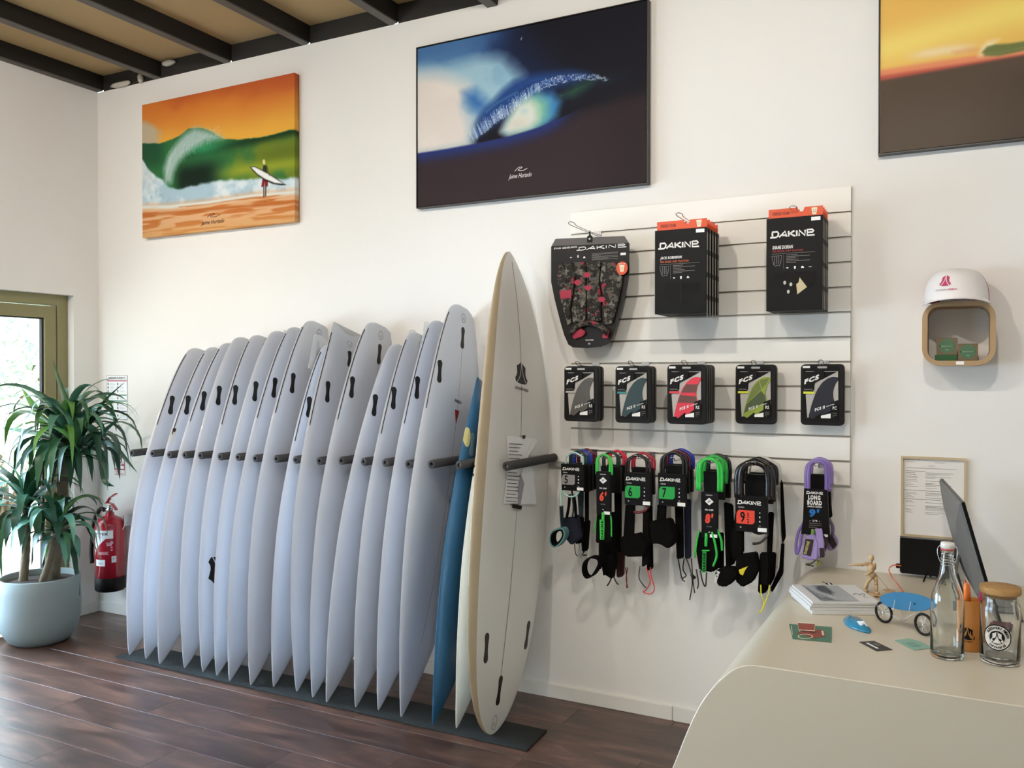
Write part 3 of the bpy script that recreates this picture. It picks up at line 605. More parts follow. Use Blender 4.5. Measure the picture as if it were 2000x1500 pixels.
for q, c in (([(.808, .325), (.84, .325), (.84, .262), (.822, .262), (.82, .29), (.816, .262), (.80, .262)], '7c1d22'), ([(.812, .41), (.832, .405), (.838, .36), (.832, .32), (.808, .32), (.808, .37)], '2b3428'), ([(.812, .264), (.818, .264), (.818, .19), (.812, .19)], '3a2a20'), ([(.824, .264), (.831, .264), (.829, .195), (.822, .195)], '3a2a20')): p.mix(p.poly(q, .004), c)
bd = [(.730, .412), (.755, .412), (.79, .39), (.84, .352), (.89, .308), (.925, .275), (.95, .252), (.92, .256), (.87, .272), (.82, .305), (.775, .348), (.745, .385)]
p.mix(p.poly(bd, .004), '141414'); p.mix(p.poly([(.736, .408), (.757, .407), (.79, .384), (.84, .346), (.89, .302), (.935, .262), (.88, .278), (.82, .316), (.775, .357)], .004), 'e9eae6')
p.mix(p.stroke([(.835, .40), (.845, .36), (.85, .33)], .004), '3a2a20'); p.mix(p.stroke([(.815, .437), (.817, .425)], .014, .006), 'd9c88c'); p.mix(p.stroke([(.79, .162), (.83, .158)], .003)*.7, '6b3a20')
c1 = canvas('painting', 'square-ish painting of green wave under orange sky with surfer on the beach', -2.875, -1.650, 2.378, 3.197, -.04, p)
M_sig = mat('signature_brown', '3a2212', .7); M_sigw = mat('signature_white', 'e4dfe0', .7)
def sig(par, x0, x1, z0, z1, y, u0, v0, w, h, m, s='Jaime Hurtado'):
    cx, cz = (x0+x1)/2, (z0+z1)/2; o = (x0-cx+(x1-x0)*u0, y-.001, z0-cz+(z1-z0)*v0); text(s, o, w, h, m, par, bold=0, shear=.45, name='signature')
    b = MB(); q = [Vector((o[0]+w*a, y-.001, o[2]+h*(1.45+c))) for a, c in ((.28, .0), (.45, .55), (.60, .5), (.42, .1), (.62, -.05), (.82, .25))]; b.tube(spline(q, 5), .0016, 5); b.build('signature_flourish', m, par)
sig(c1, -2.875, -1.650, 2.378, 3.197, -.04, .41, .036, .19, .034, M_sig)
# --- 2: dark blue barrel
p = Paint(360, 240, 5); U, V = p.U, p.V; n1 = p.noise(3, 3); n2 = p.noise(9, 7); n3 = p.noise(28, 22); n4 = p.noise(70, 50, 2)
p.mix(np.ones_like(U), '17161d'); p.mix(ss(.85-U-.5*(V-.6), 0, .5)*ss(V, .45, .6), '1d2c58'); p.mix(ss(.45-U+.35*(V-.75), 0, .35)*ss(V, .5, .8), '33588c')
p.mix(ss(.35-U+.2*(n2-.5), -.05, .22)*ss(V, .72, .9), '4f78a3'); hz = p.curve([(0, .339), (.13, .341), (.27, .347), (.44, .363), (.56, .389), (.69, .439), (.75, .47), (1, .5)])
cl = p.poly([(-.1, .90), (.15, .86), (.3, .88), (.40, .84), (.44, .77), (.49, .70), (.42, .62), (.33, .53), (.28, .45), (.26, .34), (-.1, .33)], .05, du=.05*(n2-.5), dv=.07*(n2-.5)); p.mix(cl, '86adc2')
p.mix(cl*ss(n2, .35, .65)*.5, 'a9c8cf'); cr = p.poly([(-.1, .86), (.1, .82), (.2, .76), (.255, .72), (.24, .66), (.215, .6), (.25, .5), (.26, .42), (.245, .33), (-.1, .32)], .06, du=.05*(n2-.5), dv=.04*(n1-.5)); p.mix(cr, 'd8cfc6'); p.mix(cr*ss(n1, .45, .8)*.5, 'e6dfd2')
p.mix(ss(V, .88, .97)*ss(.5-U, 0, .4)*.6, '3e6492')
p.mix(p.poly([(.225, .67), (.29, .68), (.335, .61), (.33, .55), (.29, .53), (.26, .56), (.23, .6)], .05, du=.04*(n2-.5), dv=.05*(n2-.5)), '3c6ca6')
# lip of the wave
lip = [(.272, .387), (.285, .464), (.312, .536), (.365, .594), (.404, .646), (.456, .685), (.52, .705), (.6, .70), (.7, .685), (.76, .66), (.8, .63), (.72, .62), (.62, .615), (.55, .59), (.49, .55), (.43, .49), (.36, .44), (.31, .40)]
p.mix(p.poly(lip, .03), '24447f'); p.mix(p.stroke([(.36, .58), (.41, .635), (.46, .675), (.52, .70)], .004, .02)*.9, '5f9db0'); p.mix(p.stroke([(.33, .53), (.38, .575), (.43, .60), (.47, .62)], .012, .03)*.8, '6aa6b8')
p.mix(p.stroke([(.47, .62), (.54, .655), (.62, .67), (.7, .66)], .010, .03)*.8, '1a2136')
p.mix(p.poly([(.488, .56), (.55, .59), (.62, .58), (.655, .52), (.64, .44), (.6, .395), (.5, .37), (.43, .37), (.40, .40), (.42, .45)], .03), '3f7fb0'); p.mix(p.poly([(.50, .565), (.56, .58), (.60, .53), (.60, .45), (.57, .40), (.48, .375), (.43, .40), (.44, .46)], .04), '7fb89a')
p.mix(p.poly([(.47, .55), (.53, .56), (.555, .51), (.56, .44), (.53, .395), (.43, .375), (.40, .40), (.43, .47)], .035), 'd4d6c8'); p.mix(np.exp(-((U-.47)/.05)**2-((V-.43)/.035)**2)*.7, 'c9c4b8'); p.mix(np.exp(-((U-.5)/.02)**2-((V-.50)/.02)**2)*.5, '9ec4cc')
p.mix(p.poly([(.655, .55), (.72, .60), (.80, .61), (.76, .57), (.71, .54)], .03)*.8, '2d5a42'); p.mix(np.exp(-((U-.84)/.08)**2-((V-.60)/.04)**2)*.3, '20344a')
fl_ = [(.272, .395), (.325, .438), (.372, .481), (.437, .527), (.495, .582), (.545, .621), (.595, .638), (.644, .648), (.717, .643), (.788, .626), (.841, .603)]
for k in range(420):
    a = p.r.rand(); i = min(int(a*10), 9); f = a*10-i; x = fl_[i][0]*(1-f)+fl_[i+1][0]*f; z = fl_[i][1]*(1-f)+fl_[i+1][1]*f
    if a < .55: L = (.03+.06*p.r.rand())*(1-.6*a); th = pi/2+.55-.9*a+.35*(p.r.rand()-.5); zz = z-.035+.02*p.r.rand(); q = [(x, zz), (x+L*cos(th)*.6, zz+L*sin(th))]
    else: L = .012; th = p.r.rand()*pi; z += .03*(p.r.rand()-.5)*(1.2-a)*3; q = [(x, z), (x+L*cos(th), z+L*sin(th))]
    if k % 1 == 0:
        # local stroke on a sub window for speed
        i0 = max(int((min(q[0][0], q[1][0])-.02)*p.nx), 0); i1 = min(int((max(q[0][0], q[1][0])+.02)*p.nx)+1, p.nx); j0 = max(int((min(q[0][1], q[1][1])-.02)*p.ny), 0); j1 = min(int((max(q[0][1], q[1][1])+.02)*p.ny)+1, p.ny)
        d = p.segd(U[j0:j1, i0:i1], V[j0:j1, i0:i1], *q[0], *q[1]); m_ = (np.clip((.0022-d)/.0025, 0, 1)*.8)[..., None]; c = p.c(['e8ecef', 'b8cbe0', '8fb0d8'][k % 3]); p.A[j0:j1, i0:i1] = p.A[j0:j1, i0:i1]*(1-m_)+c*m_
p.mix(p.stroke([(.636, .49), (.648, .535), (.665, .565)], .0012, .004), 'd8dde6'); p.mix(p.stroke([(.60, .42), (.63, .45), (.66, .47)], .001, .005)*.8, 'a9bfe0'); p.mix(p.stroke([(.60, .41), (.64, .435), (.68, .45)], .001, .005)*.6, '8ea8d8')
p.mix(ss(hz-V, -.008, .006)*ss(.78-U, 0, .15), '27326a'); p.mix(ss(hz-V, -.02, .05)*ss(U, .6, .75), '2a2226'); p.mix(ss(hz-V, .0, .10), '33272b'); p.mix(ss(hz-V, .05, .3), '35292a'); p.mix(ss(U, .55, .9)*ss(V, .45, .25)*.6, '33282a'); p.mix(ss(U, .72, .95)*ss(V, .6, .4)*.7, '2b2224')
p.mix(p.stroke([(.486, .925), (.489, .938)], .004, .004), 'cfd6de'); p.mix(p.stroke([(.25, .35), (.32, .375), (.42, .45), (.455, .505)], .001, .004)*.7, '2c3a6b')
c2 = canvas('painting', 'large painting of a dark blue barrelling wave at night, in thin black frame', -.839, .374, 2.384, 3.186, -.036, p, side='2b2523', frame=(.004, .003, .004))
sig(c2, -.839, .374, 2.384, 3.186, -.036, .43, .10, .125, .028, M_sigw)
# --- 3: yellow sky over brown sea
p = Paint(260, 180, 9); U, V = p.U, p.V; n1 = p.noise(3, 3); n2 = p.noise(10, 8); hz = .358+.05*U+0*U
p.mix(np.ones_like(U), 'e3b45c'); p.mix(ss(V+.1*(n1-.5)-.1*U, .8, 1), 'e0a55c'); p.mix(np.exp(-((V-.50-.22*U)/.08)**2), 'ecd070'); p.mix(ss(U, .2, .5)*np.exp(-((V-.62)/.1)**2)*.6, 'efd768')
p.mix(np.exp(-((V-.435-.02*n2)/.022)**2)*ss(U, .05, .14)*ss(.30-U, 0, .08), 'e8cf9e'); p.mix(ss(.42-V+.1*(hz-.36), -.0, .03), 'dd8a62'); p.mix(ss(.387-V+.1*(hz-.36), -.0, .022), 'b8594a')
p.mix(p.poly([(.205, .44), (.215, .425), (.27, .42), (.29, .43), (.25, .445)], .012)*.5, 'd58a60'); p.mix(p.poly([(.278, .40), (.285, .44), (.30, .462), (.33, .462), (.31, .43), (.30, .40)], .014), 'ecd9a8')
p.mix(p.poly([(.285, .415), (.299, .438), (.32, .442), (.36, .436), (.41, .436), (.6, .45), (.6, .41), (.41, .395), (.33, .386), (.294, .395)], .006), '6f7544'); p.mix(p.stroke([(.29, .41), (.33, .40), (.4, .41)], .006, .01)*.6, '8b9460'); p.mix(ss(.374-V+.05*U-.02, -.01, .012), '57493c'); p.mix(ss(.36-V, .02, .3)*.5, '62574c'); p.mix(ss(U, .15, .6)*ss(.35-V, 0, .1)*.7, '463a2e')
canvas('painting', 'painting of yellow sunset sky above dark brown sea, cut by the frame at upper right', 1.329, 2.55, 2.398, 3.20, -.036, p, side='4b4234', frame=(.004, .003, .004))
# ------------------------------------------------------------------ slatwall
M_slat = mat('slat_melamine', 'eeebe3', .35); M_ins = mat('slot_aluminium', 'b5afa4', .35, metal=.5)
ZB, SW = 1.0853, 1.2212
sw = thing('slatwall_panel', 'white slatted display wall panel with metal grooves holding pads, fins and leashes', 'display panel', (SW/2, 0, ZB)); so = sw.location
for k in range(12):
    z0 = ZB+.1*k; z1 = z0+.1-(.0085 if k < 11 else 0)
    MB(so).box((0, -.018, z0), (SW, -.004, z1)).build('slat', M_slat, sw, bevel=.0006, seg=1)
    if k < 11:
        g = MB(so); g.box((.001, -.0178, z1), (SW-.001, -.0168, z1+.0036)); g.box((.001, -.006, z1-.002), (SW-.001, -.0045, z1+.0085)); g.build('groove_insert', M_ins, sw, doubles=False)
MB(so).box((0, -.0045, ZB), (SW, -.001, ZB+1.2)).build('back_board', mat('slat_back', '4b463e', .7), sw)
def slot_z(k): return ZB+.1*k-.004     # groove below slat k
def hook(x, k, L, rise, label, spread=.011):
    z = slot_z(k); t = thing('display_hook', label, 'hook', (x, -.018, z)); o = t.location
    MB(o).box((x-.018, -.0215, z-.030), (x+.018, -.0185, z+.006)).build('hook_plate', M_chrome, t, bevel=.0008, seg=1)
    pts = [(x-spread*.6, -.02, z-.012), (x-spread*.6, -.02-L*.5, z-.012), (x-spread*.7, -.02-L*.86, z-.010), (x-spread, -.02-L*.95, z-.008+rise*.6), (x-spread*.5, -.02-L, z-.006+rise), (x+spread*.5, -.02-L, z-.006+rise), (x+spread, -.02-L*.95, z-.008+rise*.6), (x+spread*.7, -.02-L*.86, z-.010), (x+spread*.6, -.02-L*.5, z-.012), (x+spread*.6, -.02, z-.012)]
    MB(o).tube(spline(pts, 4), .0019, 6).build('hook_wire', M_chrome, t, True); return t
# ---- traction pads
def smiley(par, cx, cz, y, k, m1, m2):
    plate('pad_icon', [(cx-k*.5, cz+k*.62), (cx-k*.18, cz+k*.66), (cx+k*.18, cz+k*.66), (cx+k*.5, cz+k*.62), (cx+k*.34, cz-k*.5), (cx+k*.12, cz-k*.62), (cx, cz-k*.5), (cx-k*.12, cz-k*.62), (cx-k*.34, cz-k*.5)], y, .0004, m1, par)
    b = MB(); [b.sphere((cx+s*k*.16, y-.0004, cz+k*.2), k*.055, 5, (1, .2, 1.6)) for s in (-1, 1)]; b.tube([(cx+k*.26*sin(a), y-.0004, cz+k*.05-k*.22*cos(a)) for a in [-1.2, -.8, -.4, 0, .4, .8, 1.2]], k*.03, 5); b.build('pad_icon_face', m2, par)
M_cream_print = mat('cream_print', 'eadfbf', .6); M_orange_print = mat('orange_print', 'c95f33', .6); M_red_print = mat('red_text', '9c2f2c', .6); M_rust = mat('rust_text', '6d2d1e', .6)
hk = at(1168, 460, y=-.02)
hook(.138, 11, .315, .004, 'long chrome double hook holding the camouflage traction pad', .013)
ev = thing('traction_pad_pack', 'camouflage traction pad on its black shaped card, hanging at the left of the slatwall', 'traction pad', (.138, -.125, 2.15)); eo = ev.location; ye = -.125
def E1(x, y, yy=ye): q = at(1060+x*.22667, 360+y*.22667, y=yy); return (q.x-eo.x, q.z-eo.z)
out = [(110,470),(700,445),(745,510),(745,740),(735,850),(700,1000),(650,1170),(590,1340),(560,1375),(500,1400),(380,1412),(260,1405),(220,1380),(185,1300),(150,1180),(100,980),(72,840),(72,540)]
plate('backing_card', [E1(*q) for q in out], 0, .004, mat('card_black', '191512', .45, spec=.3, coat=.08), ev)
plate('hang_strip', [E1(*q) for q in [(112,472),(698,447),(742,505),(76,534)]], -.0015, .001, mat('card_grey', '57504d', .45, coat=.3), ev)
def camo():
    m = bpy.data.materials.new('camo_foam'); m.use_nodes = True; nt = m.node_tree; b = nt.nodes['Principled BSDF']; N = nt.nodes.new; L = nt.links.new; tc = N('ShaderNodeTexCoord'); prev = None
    def lay(scale, thr, col, prev, off):
        mp = N('ShaderNodeMapping'); mp.inputs['Location'].default_value = off; L(tc.outputs['Object'], mp.inputs[0]); n = N('ShaderNodeTexNoise'); n.inputs['Scale'].default_value = scale; n.inputs['Detail'].default_value = 2.5; n.inputs['Roughness'].default_value = .7; L(mp.outputs[0], n.inputs[0])
        g = N('ShaderNodeMath'); g.operation = 'GREATER_THAN'; g.inputs[1].default_value = thr; L(n.outputs[0], g.inputs[0]); x = N('ShaderNodeMixRGB'); L(g.outputs[0], x.inputs[0]); x.inputs[2].default_value = (*hexc(col), 1)
        if isinstance(prev, str): x.inputs[1].default_value = (*hexc(prev), 1)
        else: L(prev.outputs[0], x.inputs[1])
        return x
    a = lay(32, .50, '57534b', '2e2a26', (0, 0, 0)); a = lay(40, .57, '201d1a', a, (3, 1, 2)); a = lay(28, .60, '746f65', a, (7, 1, 5)); a = lay(24, .64, '9a2c40', a, (1, 9, 4)); L(a.outputs[0], b.inputs['Base Color']); b.inputs['Roughness'].default_value = .7; b.inputs['Specular IOR Level'].default_value = .2; return m
M_camo = camo()
pad = [[(135,690),(245,672),(270,700),(280,820),(255,960),(235,1080),(245,1200),(215,1215),(160,1010),(125,800)], [(255,672),(370,668),(372,900),(372,1180),(260,1190),(250,1080),(270,950),(294,820)], [(380,668),(500,664),(480,820),(500,950),(500,1080),(500,1180),(384,1180)], [(512,664),(620,672),(640,700),(690,800),(665,960),(600,1200),(530,1215),(512,1080),(520,950),(496,820)]]
for q in pad: plate('pad_piece', [E1(*w, ye-.01) for w in q], -.014, .012, M_camo, ev, bevel=.003)
b = MB(); arch = [E1(240+ (560-240)*k/12, 1300-95*sin(pi*k/12)**.7-10, ye-.02) for k in range(13)]; b.tube([(x, -.020, z) for x, z in arch], .012, 8); b.build('kick_tail', M_camo, ev, True)
M_camo_red = mat('pad_red', 'a22a40', .6)
plate('kick_tail_side', [E1(*q, ye-.012) for q in [(235,1270),(330,1240),(370,1270),(350,1310),(270,1335)]], -.016, .012, M_camo_red, ev, bevel=.003)
plate('kick_tail_side', [E1(*q, ye-.012) for q in [(520,1290),(575,1250),(560,1330),(510,1325)]], -.016, .012, M_camo_red, ev, bevel=.003)
plate('pad_badge', [E1(*q, ye-.014) for q in [(145,920),(250,905),(248,980),(155,990)]], -.0175, .003, M_camo_red, ev, bevel=.001)
for q in ((505,990),(390,890),(300,845),(380,780)): plate('camo_patch', [(E1(*q, ye-.014)[0]+a, E1(*q, ye-.014)[1]+c) for a, c in ((-.018, .004), (-.004, .012), (.014, .008), (.02, -.004), (.004, -.013), (-.010, -.010))], -.0152, .001, M_camo_red, ev)
def T(par, s, fn, x0, y0, x1, y1, m, y, bold=.02, shear=0, name='lettering'):
    """text between two image-measured corners (lower-left, upper-right) of a card front"""
    a = fn(x0, y0); c = fn(x1, y1); return text(s, (a[0], y, a[1]), c[0]-a[0], c[1]-a[1], m, par, bold=bold, shear=shear, name=name)
def brand(par, x0, z0, w, h, y, m=M_white_print):
    """wide slanted heavy capitals, drawn as strokes"""
    S = {'D': [[(-.25, 0), (.62, 0), (.92, .25), (.98, .70), (.82, 1), (.02, 1)], [(.08, .18), (.08, .95)]], 'A': [[(-.15, 0), (.75, 1), (.95, 0)], [(.3, .3), (.9, .3)]], 'K': [[(.1, 0), (.1, 1)], [(.15, .42), (.95, 1)], [(.35, .5), (1.05, 0)]], 'I': [[(.15, 0), (.15, 1)]], 'N': [[(0, 0), (0, 1), (.85, 0), (.85, 1)]], 'E': [[(1.1, 0), (.05, 0), (.05, 1), (.75, 1), (.95, .75), (.8, .5), (.1, .5)]]}
    b = MB(); adv = {'D': 1.22, 'A': 1.15, 'K': 1.14, 'I': .50, 'N': 1.12, 'E': 1.1}; tot = sum(adv[c] for c in 'DAKINE'); x = 0
    for c in 'DAKINE':
        for st in S[c]: b.band([(x0+(x+px)/tot*w, y, z0+h*(.1+.8*pz)) for px, pz in st], .0006, h*.235)
        x += adv[c]
    return b.build('brand_lettering', m, par, doubles=False)
a = E1(310, 572); c = E1(722, 510); brand(ev, a[0], a[1], c[0]-a[0], c[1]-a[1]-.0, -.0025)
T(ev, 'EVAN GEISELMAN', E1, 100, 562, 296, 532, M_white_print, -.0025, .03); T(ev, 'PRO MODEL TRACTION', E1, 102, 583, 240, 568, M_rust, -.0025)
def lines(par, fn, x0, y0, x1, n, dy, m, y, seed=0, hh=5):
    r = random.Random(seed); b = MB()
    for k in range(n):
        a = fn(x0, y0+k*dy+hh); c = fn(x0+(x1-x0)*(1 if k % 3 != 2 else r.uniform(.3, .7)), y0+k*dy); b.prism([(a[0], y, a[1]), (c[0], y, a[1]+(c[1]-a[1])*.5), (c[0], y, c[1]), (a[0], y, a[1]+(c[1]-a[1])*.5)] if False else [(a[0], y, a[1]), (c[0], y, a[1]), (c[0], y, a[1]+.0014), (a[0], y, a[1]+.0014)], (0, .0003, 0))
    return b.build('small_print', m, par, doubles=False)
lines(ev, E1, 425, 595, 650, 7, 9, M_grey_print, -.0025, 1)
def icons(par, fn, cs, k, y):
    for j, (x, yy) in enumerate(cs):
        cx, cz = fn(x, yy)
        sh = [[(-1, 0), (0, .6), (1, 0), (0, -.5)], [(-.7, 1), (.7, 1), (.45, -1), (-.45, -1)], [(-1, -.6), (-.7, .5), (0, 1), (.5, .4), (1, -.1), (1, -.6)], [(-1, .2), (1, .2), (1, -.2), (-1, -.2)]][j % 4]
        plate('icon', [(cx+p_[0]*k, cz+p_[1]*k) for p_ in sh], y, .0004, M_label, par)
icons(ev, E1, [(245, 632), (306, 622), (360, 630)], .0055, -.0025)
cx, cz = E1(675, 720, ye-.03); plate('round_sticker', [(cx+.0135*2*cos(k*pi/14)*.98, cz+.0145*2*sin(k*pi/14)) for k in range(28)], -.019, .0006, M_orange, ev); smiley(ev, cx, cz-.002, -.0197, .024, M_cream_print, M_orange)
b_ = text('FRIENDLY FOAM', (cx-.018, -.0197, cz+.0165), .036, .005, M_cream_print, ev)
a = E1(672, 612); c = E1(718, 588); plate('price_label', [(a[0], a[1]), (c[0], a[1]), (c[0], c[1]), (a[0], c[1])], -.0027, .0005, M_label, ev)
T(ev, 'GUARANTEED', E1, 370, 1348, 440, 1335, M_white_print, -.0025); T(ev, 'DK', E1, 392, 1380, 414, 1366, M_white_print, -.0025)
a = E1(408, 455); plate('hang_tab', [(a[0]-.013, a[1]-.024), (a[0]+.013, a[1]-.024), (a[0]+.013, a[1]+.004), (a[0]+.004, a[1]+.008), (a[0]+.004, a[1]+.028), (a[0]-.004, a[1]+.028), (a[0]-.004, a[1]+.008), (a[0]-.013, a[1]+.004)], -.004, .0025, M_black, ev, bevel=.001)
b = MB(); b.lathe([(0, 0), (.005, 0), (.005, .001), (0, .001)], (0, 0, 0), 14); b.v = [Vector((v.x+a[0], -.0045-v.z, v.y+a[1]-.008)) for v in b.v]; b.build('rivet', M_chrome, ev)
# clear blister over the pad
M_blister = mat('clear_blister', 'ffffff', .04, trans=.0, alpha=.10, coat=1)
M_case = mat('pack_black', '0c0b0a', .5, spec=.22); M_case_side = mat('pack_side', '8f8b82', .5, noise=.5, nscale=60); M_win = mat('pack_window', '060505', .15)
def padbox(name, label, X0, X1, Z1, Z0, y, style, grp, front):
    w, h = X1-X0, Z1-Z0; t = thing('traction_pad_box', label, 'traction pad', ((X0+X1)/2, y, Z1), grp); hw = w/2
    MB().box((-hw, 0, -h), (hw, .028, -.0)).build('box', M_case, t, bevel=.0012, seg=1)
    tag_h = .036
    plate('hang_card', [(-hw*.93, -.004), (hw*1.0, -.004), (hw*1.0, tag_h), (hw*.36, tag_h), (hw*.30, tag_h*.55), (hw*.12, tag_h*.55), (hw*.12, tag_h), (-hw*.93, tag_h)], .006, .001, M_orange, t)
    sd = MB(); [sd.box((hw+.0002, .004, -.02-k*.09-.07), (hw+.0008, .018, -.02-k*.09)) for k in range(4)]; sd.build('side_print', M_case_side, t, doubles=False)
    if not front: return t
    F = lambda u, v: (-hw+u*w, -v*h)
    text('FRIENDLY FOAM', (-hw*.78, .0055, .011), w*.29, .013, M_rust, t, bold=.03); smiley(t, hw*.70, .017, .0055, .022, M_cream_print, M_rust)
    brand(t, -hw*.80, -.078, w*.76, .027, -.0006)
    nm = 'JACK ROBINSON' if style == 'a' else 'SHANE DORIAN'
    text(nm, (-hw*.78, -.0006, -.122), w*(.42 if style == 'a' else .37), .014, M_white_print, t, bold=.03, shear=.2); text('PRO MODEL SURF TRACTION', (-hw*.78, -.0006, -.134), w*.55, .008, M_orange_print if style == 'a' else M_red_print, t)
    b = MB(); b.box((-hw*.80, -.0006, -.1405), (hw*.74, -.0002, -.1395)); b.box((-hw*.38, -.0006, -.20), (-hw*.375, -.0002, -.143)); r = random.Random(4)
    for k in range(6): b.box((-hw*.28, -.0006, -.1475-k*.006), (-hw*.28+w*(.42 if k % 3 == 1 else r.uniform(.15, .33)), -.0002, -.146-k*.006))
    b.build('small_print', M_grey_print, t, doubles=False)
    o = [(-hw*.80, -.148), (-hw*.44, -.148), (-hw*.48, -.175), (-hw*.53, -.188), (-hw*.60, -.184), (-hw*.66, -.188), (-hw*.73, -.182)]
    b = MB(); b.band([(x, -.0005, z) for x, z in o], .0005, .0016, closed=True); [b.band([(-hw*x, -.0005, -.150), (-hw*x, -.0005, -.180)], .0005, .0014) for x in (.69, .62, .55)]; b.build('pad_drawing', M_grey_print, t, doubles=False)
    icons(t, lambda u, v: (u, v), [(-hw*.24+hw*.27*k, -.197) for k in range(3 if style == 'a' else 4)], .0055, -.0007)
    plate('price_label', [(hw*.60, -.020), (hw*.92, -.020), (hw*.92, -.006), (hw*.60, -.006)], -.0007, .0004, M_label, t)
    if style == 'a':
        plate('box_window', [(-hw*.70, -.222), (-hw*.06, -.222), (-hw*.06, -.305), (-hw*.2, -.300), (-hw*.70, -.262)], -.0005, .0004, M_win, t); plate('box_window', [(hw*.06, -.222), (hw*.74, -.222), (hw*.74, -.262), (hw*.2, -.305), (hw*.06, -.305)], -.0005, .0004, M_win, t)
    else:
        plate('box_window', [(-hw*.70, -.214), (hw*.78, -.214), (hw*.78, -.262), (hw*.12, -.305), (-hw*.30, -.295), (-hw*.70, -.262)], -.0005, .0004, M_win, t)
        plate('pad_corner', [(hw*.20, -.236), (hw*.46, -.275), (hw*.12, -.302), (hw*.08, -.262), (hw*.16, -.256)], -.001, .0005, mat('pad_beige', 'c3b48d', .7), t)
        for u, v in ((-.33, -.254), (-.11, -.262), (-.2, -.29)): plate('pad_dot', [(hw*u+.0055*cos(k*pi/6), v+.0075*sin(k*pi/6)) for k in range(12)], -.001, .0005, mat('pad_grey', 'b9b5a8', .7), t)
    return t
yF = -.29
a = at(1279, 451, y=yF); c = at(1380, 451, y=yF); zt = at(1330, 447, y=yF).z; zb = at(1330, 612, y=yF).z
hook((a.x+c.x)/2+.0, 11, .30, .004, 'chrome double hook through the second pack of pads', .013)
for k in range(5): padbox('p', 'black pad box with orange hang card, at the front of the middle stack' if k == 0 else 'pad box number behind the front box of the middle stack'.replace('number ', '') + ', %s' % ['', 'directly behind it', 'third from the front', 'fourth from the front', 'nearest the wall'][k], a.x, c.x, zt, zb, yF+k*.043, 'a', 'middle stack of traction pad boxes', k == 0)
yF = -.22
a = at(1497, 428, y=yF); c = at(1607, 420, y=yF); zt = at(1550, 423.5, y=yF).z; zb = at(1550, 606, y=yF).z
hook((a.x+c.x)/2, 11, .235, .004, 'chrome double hook through the right-hand pack of pads', .013)
for k in range(4): padbox('p', 'black pad box with orange hang card, at the front of the right-hand stack' if k == 0 else 'pad box of the right-hand stack, %s' % ['', 'directly behind the front one', 'third from the front', 'nearest the wall'][k], a.x, c.x, zt, zb, yF+k*.043, 'b', 'right-hand stack of traction pad boxes', k == 0)
